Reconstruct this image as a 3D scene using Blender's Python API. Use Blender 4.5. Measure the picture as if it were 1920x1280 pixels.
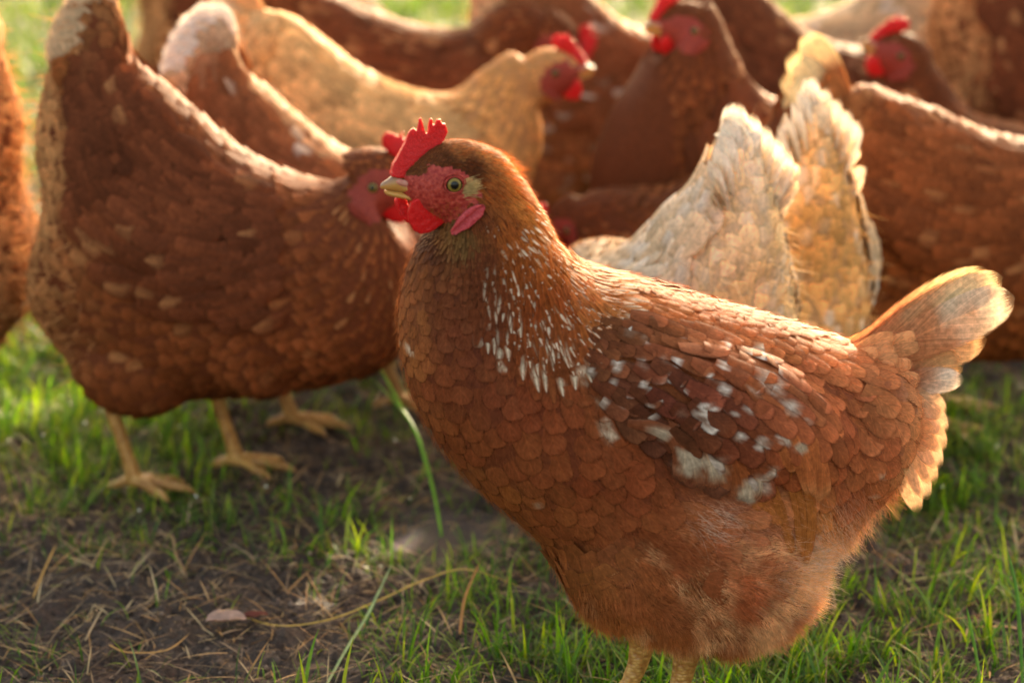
import bpy, math
import numpy as np
from mathutils import Vector
from mathutils.bvhtree import BVHTree

# ------------------------------------------------------------------ camera, sky, sun, exposure
for o in list(bpy.data.objects): bpy.data.objects.remove(o)
S = bpy.context.scene
COL = S.collection
PITCH = math.radians(15.5); CH = 0.712; FPX = 4452.0
cam = bpy.data.objects.new('camera', bpy.data.cameras.new('camera')); COL.objects.link(cam)
cam.location = (0, 0, CH); cam.rotation_euler = (math.pi/2 - PITCH, 0, 0)
cam.data.lens = FPX/1920*36; cam.data.sensor_width = 36
cam.data.clip_start = 0.05; cam.data.clip_end = 500
cam.data.dof.use_dof = True; cam.data.dof.focus_distance = 1.615; cam.data.dof.aperture_fstop = 4.9
cam.data.dof.aperture_blades = 9
S.camera = cam
SUN_EL, SUN_AZ = math.radians(17), math.radians(16)      # azimuth measured from +Y (away from camera) towards +X
w = bpy.data.worlds.new('World'); S.world = w; w.use_nodes = True
nt = w.node_tree; bg = nt.nodes['Background']
sky = nt.nodes.new('ShaderNodeTexSky'); sky.sky_type = 'NISHITA'; sky.sun_disc = False
sky.sun_elevation = SUN_EL; sky.sun_rotation = SUN_AZ
sky.air_density = 1.0; sky.dust_density = 5.0; sky.ozone_density = 0.4
wb = nt.nodes.new('ShaderNodeMix'); wb.data_type = 'RGBA'; wb.blend_type = 'MULTIPLY'; wb.inputs[0].default_value = 1
wb.inputs[7].default_value = (1.18, 1.0, .80, 1)          # the photograph's warm white balance
nt.links.new(sky.outputs[0], wb.inputs[6]); nt.links.new(wb.outputs[2], bg.inputs[0]); bg.inputs[1].default_value = 0.15
sun = bpy.data.objects.new('sun', bpy.data.lights.new('sun', 'SUN')); COL.objects.link(sun)
sun.data.energy = 2.3; sun.data.angle = math.radians(0.6); sun.data.color = (1.0, 0.79, 0.53)
sd = Vector((math.sin(SUN_AZ)*math.cos(SUN_EL), math.cos(SUN_AZ)*math.cos(SUN_EL), math.sin(SUN_EL)))
sun.rotation_euler = sd.to_track_quat('Z', 'Y').to_euler()
S.view_settings.view_transform = 'Standard'; S.view_settings.look = 'None'
S.view_settings.exposure = 2.12; S.view_settings.gamma = 1.0
S.render.engine = 'CYCLES'
S.cycles.max_bounces = 6; S.cycles.diffuse_bounces = 3; S.cycles.transmission_bounces = 4

# ------------------------------------------------------------------ maths helpers
CAMP = np.array([0, 0, CH]); CR = np.array([1., 0, 0])
CU = np.array([0, math.sin(PITCH), math.cos(PITCH)]); CF = np.array([0, math.cos(PITCH), -math.sin(PITCH)])
def ray(u, v):
    return CR*(u-960)/FPX + CU*(640-v)/FPX + CF
def to_px(P):
    P = np.asarray(P, float) - CAMP
    z = P@CF
    return np.stack([960 + FPX*(P@CR)/z, 640 - FPX*(P@CU)/z], -1)
def ground_at(u, v):
    r = ray(u, v); t = -CH/r[2]; return CAMP + r*t
def on_depth(u, v, Y):
    r = ray(u, v); return CAMP + r*(Y/r[1])

def hash3(i, j, k, seed):
    n = (i*374761393 + j*668265263 + k*2147483647 + seed*1274126177) & 0xffffffff
    n = ((n ^ (n >> 13))*1274126177) & 0xffffffff
    n = (n ^ (n >> 16)) & 0xffffffff
    return n/4294967295.0
def vnoise(P, scale=1.0, seed=0):
    P = np.asarray(P, float)*scale
    if P.shape[-1] == 2: P = np.concatenate([P, np.zeros(P.shape[:-1]+(1,))], -1)
    I = np.floor(P).astype(np.int64); F = P-I; F = F*F*(3-2*F)
    out = 0
    for a in (0, 1):
        for b in (0, 1):
            for c in (0, 1):
                wgt = (F[..., 0] if a else 1-F[..., 0])*(F[..., 1] if b else 1-F[..., 1])*(F[..., 2] if c else 1-F[..., 2])
                out = out + wgt*hash3(I[..., 0]+a, I[..., 1]+b, I[..., 2]+c, seed)
    return out
def fbm(P, scale, octv=4, seed=0):
    s = 0; a = .5; tot = 0
    for o in range(octv):
        s = s + a*vnoise(P, scale*2**o, seed+o*17); tot += a; a *= .5
    return s/tot
def lin(c):
    c = np.asarray(c, float)/255.0
    return np.where(c <= .04045, c/12.92, ((c+.055)/1.055)**2.4)
def tint(c):
    c = np.asarray(c, float); mx = c.max(-1, keepdims=True); mn = c.min(-1, keepdims=True); sat = np.clip((mx-mn)/np.maximum(mx, 1e-6)*1.3-.3, 0, 1)
    return c*(1+sat*(np.array([1.24, 1.20, .88])-1))
def norm(a): return a/np.maximum(np.linalg.norm(a, axis=-1, keepdims=True), 1e-9)
def inpoly(pts, poly):
    poly = np.asarray(poly, float); x, y = pts[..., 0], pts[..., 1]; r = np.zeros(x.shape, bool)
    n = len(poly)
    for i in range(n):
        x1, y1 = poly[i]; x2, y2 = poly[(i+1) % n]
        c = ((y1 > y) != (y2 > y)) & (x < (x2-x1)*(y-y1)/(y2-y1+1e-12)+x1)
        r ^= c
    return r
def catmull(K, n):
    K = np.asarray(K, float); m = len(K)
    t = np.linspace(0, m-1, n); i = np.clip(t.astype(int), 0, m-2); f = (t-i)[:, None]
    p0 = K[np.clip(i-1, 0, m-1)]; p1 = K[i]; p2 = K[i+1]; p3 = K[np.clip(i+2, 0, m-1)]
    return .5*((2*p1)+(-p0+p2)*f+(2*p0-5*p1+4*p2-p3)*f*f+(-p0+3*p1-3*p2+p3)*f**3)

# ------------------------------------------------------------------ mesh helpers
def build(name, parts, mats, parent=None):
    """parts: list of dict(v, f (list of arrays of quads/tris), c, uv, m)"""
    me = bpy.data.meshes.new(name)
    V = []; loops = []; starts = []; tots = []; C = []; U = []; MI = []; off = 0; lo = 0
    for p in parts:
        v = np.asarray(p['v'], float).reshape(-1, 3)
        c = np.asarray(p.get('c', np.ones(3)*.5), float)
        if c.ndim == 1: c = np.tile(c, (len(v), 1))
        uv = p.get('uv'); uv = np.zeros((len(v), 2)) if uv is None else np.asarray(uv).reshape(-1, 2)
        V.append(v); C.append(c.reshape(-1, 3)); U.append(uv)
        for f in (p['f'] if isinstance(p['f'], list) else [p['f']]):
            f = np.asarray(f)
            if len(f) == 0: continue
            k = f.shape[1]; loops.append((f+off).ravel())
            starts.append(lo+np.arange(len(f))*k); tots.append(np.full(len(f), k)); lo += len(f)*k
            mi = p.get('m', 0)
            MI.append(np.full(len(f), mi) if np.isscalar(mi) else np.asarray(mi))
        off += len(v)
    V = np.concatenate(V); C = np.concatenate(C); U = np.concatenate(U); L = np.concatenate(loops).astype(np.int32)
    me.vertices.add(len(V)); me.vertices.foreach_set('co', V.ravel().astype(np.float32))
    me.loops.add(len(L)); me.loops.foreach_set('vertex_index', L)
    st = np.concatenate(starts).astype(np.int32); tt = np.concatenate(tots).astype(np.int32)
    me.polygons.add(len(st)); me.polygons.foreach_set('loop_start', st); me.polygons.foreach_set('loop_total', tt)
    me.polygons.foreach_set('material_index', np.concatenate(MI).astype(np.int32))
    me.polygons.foreach_set('use_smooth', np.ones(len(st), bool))
    ca = me.color_attributes.new('col', 'FLOAT_COLOR', 'POINT')
    ca.data.foreach_set('color', np.concatenate([C, np.ones((len(C), 1))], 1).ravel().astype(np.float32))
    ul = me.uv_layers.new(name='UVMap'); ul.data.foreach_set('uv', U[L].ravel().astype(np.float32))
    me.update(calc_edges=True); me.validate()
    for m in (mats if isinstance(mats, (list, tuple)) else [mats]): me.materials.append(m)
    o = bpy.data.objects.new(name, me); COL.objects.link(o)
    if parent is not None: o.parent = parent
    return o
def grid_faces(nr, ns, wrap=True):
    i = np.arange(nr-1)[:, None]; j = np.arange(ns if wrap else ns-1)[None, :]; j2 = (j+1) % ns
    return np.stack([i*ns+j, i*ns+j2, (i+1)*ns+j2, (i+1)*ns+j], -1).reshape(-1, 4)
def loft(st, rings=70, seg=36, pw=.92):
    """st rows: Tx,Tz,Bx,Bz,w  (local sagittal plane) -> verts(rings,seg,3), quads, caps"""
    K = catmull(st, rings); a = np.linspace(0, 2*math.pi, seg, endpoint=False)
    ca, sa = np.cos(a), np.sin(a)
    ca = np.sign(ca)*np.abs(ca)**pw; sa = np.sign(sa)*np.abs(sa)**pw
    Cx = (K[:, 0]+K[:, 2])/2; Cz = (K[:, 1]+K[:, 3])/2; hx = (K[:, 0]-K[:, 2])/2; hz = (K[:, 1]-K[:, 3])/2
    V = np.stack([Cx[:, None]+hx[:, None]*ca, np.abs(K[:, 4])[:, None]*sa, Cz[:, None]+hz[:, None]*ca], -1)
    caps = np.array([np.arange(seg)[::-1], (rings-1)*seg+np.arange(seg)])
    return V, grid_faces(rings, seg), caps
def tube(path, rad, seg=8, flat=1.0):
    path = np.asarray(path, float); n = len(path); rad = np.asarray(rad, float)*np.ones(n)
    T = norm(np.gradient(path, axis=0)); up = np.array([0, 0, 1.]); 
    ref = np.where(np.abs(T@up)[:, None] > .9, np.array([0, 1., 0]), up)
    A = norm(np.cross(T, ref)); B = np.cross(A, T)
    for i in range(1, n):
        if A[i]@A[i-1] < 0: A[i] *= -1; B[i] *= -1
    a = np.linspace(0, 2*math.pi, seg, endpoint=False)
    V = path[:, None]+rad[:, None, None]*(A[:, None]*np.cos(a)[None, :, None]+B[:, None]*np.sin(a)[None, :, None]*flat)
    caps = np.array([np.arange(seg)[::-1], (n-1)*seg+np.arange(seg)])
    return V.reshape(-1, 3), [grid_faces(n, seg), caps]
def ellipsoid(c, r, rot=0, n=14, m=20):
    """rot: rotation in the sagittal plane (radians)"""
    th = np.linspace(.05, math.pi-.05, n)[:, None]; ph = np.linspace(0, 2*math.pi, m, endpoint=False)[None]
    x = r[0]*np.cos(th)*np.ones_like(ph); y = r[1]*np.sin(th)*np.cos(ph); z = r[2]*np.sin(th)*np.sin(ph)
    X = x*math.cos(rot)-z*math.sin(rot); Z = x*math.sin(rot)+z*math.cos(rot)
    V = np.stack([X+c[0], y+c[1], Z+c[2]], -1).reshape(-1, 3)
    return V, [grid_faces(n, m), np.array([np.arange(m)[::-1], (n-1)*m+np.arange(m)])]
def remesh(solids, vox, smooth=4, sfac=.5):
    """solids: list of (verts, facelist). voxel union -> numpy verts, quads, normals"""
    me = bpy.data.meshes.new('tmp'); V = []; F = []; off = 0
    for v, fl in solids:
        v = np.asarray(v).reshape(-1, 3); V += v.tolist()
        for f in fl: F += (np.asarray(f)+off).tolist()
        off += len(v)
    me.from_pydata(V, [], F); me.update()
    o = bpy.data.objects.new('tmp', me); COL.objects.link(o)
    m = o.modifiers.new('r', 'REMESH'); m.mode = 'VOXEL'; m.voxel_size = vox
    if smooth:
        s = o.modifiers.new('s', 'SMOOTH'); s.iterations = smooth; s.factor = sfac
    dg = bpy.context.evaluated_depsgraph_get(); ev = o.evaluated_get(dg); em = ev.to_mesh()
    n = len(em.vertices); co = np.empty(n*3, np.float32); em.vertices.foreach_get('co', co)
    nr = np.empty(n*3, np.float32); em.vertices.foreach_get('normal', nr)
    k = len(em.loops); lv = np.empty(k, np.int32); em.loops.foreach_get('vertex_index', lv)
    lt = np.empty(len(em.polygons), np.int32); em.polygons.foreach_get('loop_total', lt)
    assert (lt == 4).all()
    ev.to_mesh_clear(); bpy.data.objects.remove(o); bpy.data.meshes.remove(me)
    return co.reshape(-1, 3).astype(float), lv.reshape(-1, 4), nr.reshape(-1, 3).astype(float)
def slab(poly, y0, th, vox=.0009, smooth=3, bulge=0):
    """solid cut from an outline in the sagittal plane, thickness th around y0"""
    poly = np.asarray(poly, float); n = len(poly)
    V = np.concatenate([np.c_[poly[:, 0], np.full(n, y0-th/2), poly[:, 1]], np.c_[poly[:, 0], np.full(n, y0+th/2), poly[:, 1]]])
    area = np.sum(poly[:, 0]*np.roll(poly[:, 1], -1)-np.roll(poly[:, 0], -1)*poly[:, 1])
    a = np.arange(n); side = np.stack([a, (a+1) % n, n+(a+1) % n, n+a], -1)
    caps = np.array([a[::-1], n+a])
    if area > 0: side = side; 
    else: side = side[:, ::-1]; caps = caps[:, ::-1]
    # triangulate caps through the remesher's own ngon fill
    return remesh([(V, [side[:, ::-1], caps[:, ::-1]])], vox, smooth)

# ------------------------------------------------------------------ materials
def newmat(name):
    m = bpy.data.materials.new(name); m.use_nodes = True; t = m.node_tree
    return m, t, t.nodes['Principled BSDF'], t.nodes['Material Output']
def N(t, kind, **kw):
    n = t.nodes.new(kind)
    for k, v in kw.items(): setattr(n, k, v)
    return n
def noise_node(t, scale, detail=3, coord='Object', rough=.6, vec=None):
    n = N(t, 'ShaderNodeTexNoise'); n.inputs['Scale'].default_value = scale; n.inputs['Detail'].default_value = detail
    n.inputs['Roughness'].default_value = rough
    if vec is None:
        c = N(t, 'ShaderNodeTexCoord'); vec = c.outputs[coord]
    t.links.new(vec, n.inputs['Vector']); return n
def ramp(t, fac, stops):
    r = N(t, 'ShaderNodeValToRGB'); el = r.color_ramp.elements
    while len(el) < len(stops): el.new(.5)
    for e, (p, c) in zip(el, stops): e.position = p; e.color = (*c, 1)
    t.links.new(fac, r.inputs[0]); return r
def mulcol(t, a, b, fac=1.0):
    m = N(t, 'ShaderNodeMix', data_type='RGBA', blend_type='MULTIPLY'); m.inputs[0].default_value = fac
    t.links.new(a, m.inputs[6]); t.links.new(b, m.inputs[7]); return m.outputs[2]
def feather_mat(name, trans, rough, barb=True):
    m, t, b, out = newmat(name)
    at = N(t, 'ShaderNodeAttribute', attribute_name='col')
    n1 = noise_node(t, 260, 4); r1 = ramp(t, n1.outputs[0], [(.3, (.72, .70, .68)), (.7, (1.22, 1.2, 1.18))])
    col = mulcol(t, at.outputs['Color'], r1.outputs[0])
    if barb:
        tc = N(t, 'ShaderNodeTexCoord'); sp = N(t, 'ShaderNodeSeparateXYZ'); t.links.new(tc.outputs['UV'], sp.inputs[0])
        ab = N(t, 'ShaderNodeMath', operation='ABSOLUTE'); t.links.new(sp.outputs[0], ab.inputs[0])
        # barbs: coordinate that slants from the shaft to the edge
        s = N(t, 'ShaderNodeMath', operation='MULTIPLY_ADD'); t.links.new(ab.outputs[0], s.inputs[0]); s.inputs[1].default_value = -.45
        t.links.new(sp.outputs[1], s.inputs[2])
        cb = N(t, 'ShaderNodeCombineXYZ'); t.links.new(s.outputs[0], cb.inputs[0])
        ob = N(t, 'ShaderNodeVectorMath', operation='SCALE'); t.links.new(tc.outputs['Object'], ob.inputs[0]); ob.inputs['Scale'].default_value = .6
        sc = N(t, 'ShaderNodeVectorMath', operation='MULTIPLY_ADD'); t.links.new(cb.outputs[0], sc.inputs[0]); sc.inputs[1].default_value = (34, 1, 1)
        t.links.new(ob.outputs[0], sc.inputs[2])
        bn = noise_node(t, 1.0, 2, vec=sc.outputs[0]); r2 = ramp(t, bn.outputs[0], [(.3, (.80, .78, .76)), (.7, (1.15, 1.15, 1.15))])
        col = mulcol(t, col, r2.outputs[0])
        sh = N(t, 'ShaderNodeMath', operation='LESS_THAN'); t.links.new(ab.outputs[0], sh.inputs[0]); sh.inputs[1].default_value = .045
        mx = N(t, 'ShaderNodeMix', data_type='RGBA', blend_type='MULTIPLY'); t.links.new(sh.outputs[0], mx.inputs[0])
        t.links.new(col, mx.inputs[6]); mx.inputs[7].default_value = (1.25, 1.22, 1.15, 1); col = mx.outputs[2]
        bp = N(t, 'ShaderNodeBump'); bp.inputs['Strength'].default_value = .35; bp.inputs['Distance'].default_value = .0006
        t.links.new(bn.outputs[0], bp.inputs['Height']); t.links.new(bp.outputs[0], b.inputs['Normal'])
    t.links.new(col, b.inputs['Base Color']); b.inputs['Roughness'].default_value = rough
    b.inputs['Specular IOR Level'].default_value = .06
    tr = N(t, 'ShaderNodeBsdfTranslucent'); 
    hs = N(t, 'ShaderNodeHueSaturation'); hs.inputs['Saturation'].default_value = 1.0; hs.inputs['Value'].default_value = 1.3
    t.links.new(col, hs.inputs['Color']); t.links.new(hs.outputs[0], tr.inputs[0])
    mix = N(t, 'ShaderNodeMixShader'); mix.inputs[0].default_value = trans
    t.links.new(b.outputs[0], mix.inputs[1]); t.links.new(tr.outputs[0], mix.inputs[2]); last = mix.outputs[0]
    if barb:      # the outer barbs part and thin out towards the rim of each feather
        e1 = N(t, 'ShaderNodeMapRange'); t.links.new(ab.outputs[0], e1.inputs[0]); e1.inputs[1].default_value = .72; e1.inputs[2].default_value = 1.0
        e2 = N(t, 'ShaderNodeMapRange'); t.links.new(sp.outputs[1], e2.inputs[0]); e2.inputs[1].default_value = .86; e2.inputs[2].default_value = 1.0
        em = N(t, 'ShaderNodeMath', operation='MAXIMUM'); t.links.new(e1.outputs[0], em.inputs[0]); t.links.new(e2.outputs[0], em.inputs[1])
        ad = N(t, 'ShaderNodeMath', operation='ADD'); t.links.new(em.outputs[0], ad.inputs[0]); t.links.new(bn.outputs[0], ad.inputs[1])
        al = N(t, 'ShaderNodeMapRange'); t.links.new(ad.outputs[0], al.inputs[0]); al.inputs[1].default_value = .85; al.inputs[2].default_value = 1.35; al.inputs[4].default_value = .95
        tp = N(t, 'ShaderNodeBsdfTransparent'); m2 = N(t, 'ShaderNodeMixShader'); t.links.new(al.outputs[0], m2.inputs[0]); t.links.new(last, m2.inputs[1]); t.links.new(tp.outputs[0], m2.inputs[2]); last = m2.outputs[0]
    t.links.new(last, out.inputs[0])
    return m
M_F = feather_mat('feather', .17, .6)
M_T = feather_mat('tail_feather', .24, .55)
M_FL = feather_mat('down_fluff', .32, .7, barb=False)
def skin_mat(name, col, col2, scale=900, bump=.5, sss=.35, rough=.42, dist=.0006):
    m, t, b, out = newmat(name)
    n = noise_node(t, scale, 3); r = ramp(t, n.outputs[0], [(.35, col), (.68, col2)])
    t.links.new(r.outputs[0], b.inputs['Base Color']); b.inputs['Roughness'].default_value = rough; b.inputs['Specular IOR Level'].default_value = .25
    b.inputs['Subsurface Weight'].default_value = sss; b.inputs['Subsurface Radius'].default_value = (1, .18, .1)
    b.inputs['Subsurface Scale'].default_value = .004
    bp = N(t, 'ShaderNodeBump'); bp.inputs['Strength'].default_value = bump; bp.inputs['Distance'].default_value = dist
    v = N(t, 'ShaderNodeTexVoronoi'); v.inputs['Scale'].default_value = scale*.9
    c = N(t, 'ShaderNodeTexCoord'); t.links.new(c.outputs['Object'], v.inputs['Vector'])
    t.links.new(v.outputs[0], bp.inputs['Height']); t.links.new(bp.outputs[0], b.inputs['Normal'])
    return m
M_COMB = skin_mat('comb_skin', (.52, .005, .006), (.74, .018, .016), 1300, .4, .6, .36)
M_FACE = skin_mat('face_skin', (.27, .017, .012), (.52, .075, .048), 420, .9, .25, .5)
def beak_col(m):
    t = m.node_tree; b = t.nodes['Principled BSDF']; at = N(t, 'ShaderNodeAttribute', attribute_name='col')
    src = b.inputs['Base Color'].links[0].from_socket; sc = N(t, 'ShaderNodeMix', data_type='RGBA'); sc.inputs[0].default_value = .7
    t.links.new(src, sc.inputs[6]); t.links.new(at.outputs['Color'], sc.inputs[7]); t.links.new(sc.outputs[2], b.inputs['Base Color'])
M_FACE2 = skin_mat('face_skin_dark', (.20, .022, .012), (.34, .055, .03), 700, .7, .0, .6)
M_LOBE = skin_mat('lobe_skin', (.40, .028, .04), (.56, .09, .09), 900, .5, .35, .5)
M_BEAK = skin_mat('beak_horn', (.46, .22, .07), (.60, .34, .13), 160, .15, .2, .3)
beak_col(M_BEAK)
M_NOST = skin_mat('nostril_skin', (.50, .17, .12), (.60, .28, .20), 300, .2, .3, .4)
def leg_mat():
    m, t, b, out = newmat('leg_scales')
    c = N(t, 'ShaderNodeTexCoord'); mp = N(t, 'ShaderNodeMapping'); t.links.new(c.outputs['Object'], mp.inputs[0]); mp.inputs['Scale'].default_value = (1, 1, 1.6)
    v = N(t, 'ShaderNodeTexVoronoi'); v.inputs['Scale'].default_value = 260; t.links.new(mp.outputs[0], v.inputs['Vector'])
    r = ramp(t, v.outputs[0], [(.0, (.70, .42, .12)), (.75, (.42, .20, .05))])
    n = noise_node(t, 60, 3); r2 = ramp(t, n.outputs[0], [(.4, (.7, .6, .5)), (.6, (1.05, 1.05, 1.05))])
    t.links.new(mulcol(t, r.outputs[0], r2.outputs[0]), b.inputs['Base Color']); b.inputs['Roughness'].default_value = .42
    b.inputs['Subsurface Weight'].default_value = .1; b.inputs['Subsurface Scale'].default_value = .003
    bp = N(t, 'ShaderNodeBump'); bp.inputs['Strength'].default_value = .8; bp.inputs['Distance'].default_value = .001; bp.invert = True
    t.links.new(v.outputs[0], bp.inputs['Height']); t.links.new(bp.outputs[0], b.inputs['Normal'])
    return m
M_LEG = leg_mat()
def eye_mat():
    m, t, b, out = newmat('hen_eye')
    tc = N(t, 'ShaderNodeTexCoord'); sp = N(t, 'ShaderNodeSeparateXYZ'); t.links.new(tc.outputs['UV'], sp.inputs[0])
    r = ramp(t, sp.outputs[0], [(0, (.003, .003, .003)), (.40, (.004, .004, .003)), (.45, (.10, .07, .012)), (.60, (.28, .19, .03)), (.78, (.20, .12, .025)), (.86, (.02, .012, .008)), (1, (.02, .012, .01))])
    t.links.new(r.outputs[0], b.inputs['Base Color']); b.inputs['Roughness'].default_value = .25
    b.inputs['Coat Weight'].default_value = .45; b.inputs['Coat Roughness'].default_value = .02; b.inputs['Specular IOR Level'].default_value = .1
    return m
M_EYE = eye_mat()

# ------------------------------------------------------------------ feathers
def feathers(P0, P1, P2, Nr, W, col, tipc=None, vm=.55, pw=2.0, nu=5, nv=8, camber=.16, rng=None, colfn=None, basew=.35, fray=0, ridge=0):
    """quadratic-bezier feathers. P0 root, P1 control, P2 tip; Nr outward normal; W width; col (n,3)."""
    n = len(P0); v = 1-(1-np.linspace(0, 1, nv))**1.4; u = np.linspace(-1, 1, nu)
    bz = ((1-v)**2)[None, :, None]*P0[:, None]+(2*v*(1-v))[None, :, None]*P1[:, None]+(v*v)[None, :, None]*P2[:, None]
    T = norm(2*(1-v)[None, :, None]*(P1-P0)[:, None]+2*v[None, :, None]*(P2-P1)[:, None])
    side = norm(np.cross(Nr[:, None], T)); nn = np.cross(T, side)
    vm = np.broadcast_to(np.asarray(vm, float), (n,))[:, None]
    pwa = np.broadcast_to(np.asarray(pw, float), (n,))[:, None]
    q = np.clip((v[None]-vm)/(1-vm), 0, 1)
    wv = np.where(v[None] < vm, basew+(1-basew)*np.sin(np.clip(v[None]/vm, 0, 1)*math.pi/2), np.clip(1-q**pwa, 0, 1)**.5)
    wv = np.maximum(wv, .03)
    W = np.broadcast_to(np.asarray(W, float), (n,))
    hw = wv*W[:, None]/2
    uu = u[None, None, :]
    pos = bz[:, :, None]+side[:, :, None]*(hw[:, :, None]*uu)[..., None]-nn[:, :, None]*(np.asarray(camber)*W[:, None, None]*wv[:, :, None]*uu**2)[..., None]
    if fray and rng is not None:
        pos = pos+T[:, :, None]*(rng.normal(0, fray, (n, nv, nu))*np.abs(v[None, :, None])*W[:, None, None])[..., None]
    f1 = grid_faces(nv, nu, False)
    F = (f1[None]+(np.arange(n)*nv*nu)[:, None, None]).reshape(-1, 4)
    UV = np.broadcast_to(np.stack(np.broadcast_arrays(u[None, :], v[:, None]), -1), (n, nv, nu, 2))
    c = np.broadcast_to(np.asarray(col)[:, None, None, :], (n, nv, nu, 3)).copy()
    if colfn is not None: c = colfn(c, pos, UV)
    return dict(v=pos.reshape(-1, 3), f=F, c=tint(c.reshape(-1, 3)), uv=UV.reshape(-1, 2))
def strands(P, Nr, D, L, wd, col, rng, curl=.25, nseg=4):
    n = len(P); v = np.linspace(0, 1, nseg+1)
    L = np.broadcast_to(L, (n,))[:, None]; 
    side = norm(np.cross(Nr, D)+rng.normal(0, .3, (n, 3))); bend = norm(rng.normal(0, 1, (n, 3)))*curl
    pos = P[:, None]+(D[:, None]*v[None, :, None]+bend[:, None]*(v**2)[None, :, None])*L[:, :, None]
    hw = (wd*(1-.85*v))[None, :, None]*side[:, None]
    V = np.stack([pos-hw, pos+hw], 2)
    F = (grid_faces(nseg+1, 2, False)[None]+(np.arange(n)*(nseg+1)*2)[:, None, None]).reshape(-1, 4)
    c = np.broadcast_to(tint(np.asarray(col))[:, None, None], V.shape)
    return dict(v=V.reshape(-1, 3), f=F, c=c.reshape(-1, 3))
def sample_surface(V, F, Nv, n, rng):
    a = V[F[:, 0]]; b = V[F[:, 1]]; c = V[F[:, 2]]; d = V[F[:, 3]]
    ar = np.linalg.norm(np.cross(c-a, d-b), axis=1); cs = np.cumsum(ar); i = np.searchsorted(cs, rng.random(n)*cs[-1])
    i = np.clip(i, 0, len(F)-1)
    s, t = rng.random((2, n, 1))
    P = (a[i]*(1-s)+b[i]*s)*(1-t)+(d[i]*(1-s)+c[i]*s)*t
    Q = norm((Nv[F[i, 0]]*(1-s)+Nv[F[i, 1]]*s)*(1-t)+(Nv[F[i, 3]]*(1-s)+Nv[F[i, 2]]*s)*t)
    return P, Q
def poisson(P, R):
    alive = np.ones(len(P), bool); out = []
    # bucket along x to keep the neighbour test cheap
    order = np.argsort(P[:, 0]); xs = P[order, 0]; inv = np.empty(len(P), int); inv[order] = np.arange(len(P))
    Po = P[order]
    al = np.ones(len(P), bool)
    for i in range(len(P)):
        k = inv[i]
        if not al[k]: continue
        out.append(i); r = R[i]; lo = np.searchsorted(xs, xs[k]-r); hi = np.searchsorted(xs, xs[k]+r)
        d = Po[lo:hi]-Po[k]; al[lo:hi] &= (d*d).sum(1) > r*r
    return np.array(out)
def bvh_of(V, F): return BVHTree.FromPolygons(V.tolist(), F.tolist())
def snap(bvh, P):
    out = np.empty_like(P); nn = np.empty_like(P)
    for i, p in enumerate(P):
        r = bvh.find_nearest(Vector(p)); out[i] = r[0]; nn[i] = r[1]
    return out, nn
def lay(bvh, P, Nn, D, L, lift_tip, lift_base=-.0009, rng=None):
    """curves of feathers that follow the surface: returns P0,P1,P2,N"""
    D = norm(D-(D*Nn).sum(1, keepdims=True)*Nn); L = np.broadcast_to(L, (len(P),))[:, None]
    m, mn = snap(bvh, P+D*L*.5); t, tn = snap(bvh, P+D*L)
    lt = np.broadcast_to(lift_tip, (len(P),))[:, None]
    p0 = P+Nn*lift_base; pm = m+Nn*(lt*.5+lift_base*.5); p2 = t+norm(Nn+tn)*lt
    p1 = 2*pm-.5*p0-.5*p2
    return p0, p1, p2, Nn

# ------------------------------------------------------------------ hen frame
class Frame:
    def __init__(s, X, Y, deg):
        s.O = np.array([X, Y, 0.]); a = math.radians(deg); s.a = a
        s.Fw = np.array([math.cos(a), math.sin(a), 0]); s.Lf = np.array([-math.sin(a), math.cos(a), 0])
    def loc(s, u, v, y=0.0):
        """pixel -> point in the hen's own sagittal plane (offset y)"""
        r = ray(u, v); o = CAMP-(s.O+s.Lf*y); t = -(o@s.Lf)/(r@s.Lf); p = CAMP+r*t-s.O
        return np.array([p@s.Fw, y, p[2]])
    def xz(s, pts, y=0.0):
        return np.array([s.loc(p[0], p[1], y)[[0, 2]] for p in pts])
    def world(s, P): return s.O+P[..., 0:1]*s.Fw+P[..., 1:2]*s.Lf+P[..., 2:3]*np.array([0, 0, 1.])
    def px(s, P): return to_px(s.world(P))
    def ppx(s, P):
        Q = P.copy(); Q[..., 1] = 0; return s.px(Q)
def thing(name, fr, label, category, group=None, sc=1.0):
    e = bpy.data.objects.new(name, None); COL.objects.link(e); e.location = fr.O.tolist(); e.rotation_euler = (0, 0, fr.a)
    e.empty_display_size = .05; e.scale = (sc, sc, sc)
    e['label'] = label; e['category'] = category
    if group: e['group'] = group
    return e

MF = Frame(0.115, 1.53, 191)         # the main hen's frame
# ------ traced outlines of the main hen (photograph pixels, on its own middle plane)
MAIN_ST = [(1675,705,1685,790,.010),(1640,668,1680,870,.034),(1570,636,1610,950,.054),(1490,610,1540,1010,.068),(1395,577,1440,1070,.076),
 (1300,552,1340,1120,.082),(1210,527,1215,1110,.082),(1135,509,1090,1060,.079),(1088,494,965,970,.074),(1058,472,855,870,.068),
 (1036,442,785,765,.060),(1019,407,754,665,.051),(1004,378,752,575,.043),(988,348,770,495,.034),(964,318,800,445,.029)]
HEAD_ST = [(935,284,830,423,.0265),(890,266,815,412,.0255),(850,262,800,405,.0245),(815,272,785,396,.022),(786,292,772,383,.0168),(766,310,762,372,.0118),(752,324,751,364,.0078)]
FACE_POLY = [(735,335),(765,322),(787,318),(797,300),(815,301),(850,304),(868,315),(883,335),(893,352),(880,372),(856,392),(838,412),(815,410),(790,395),(765,378),(742,368)]
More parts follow.
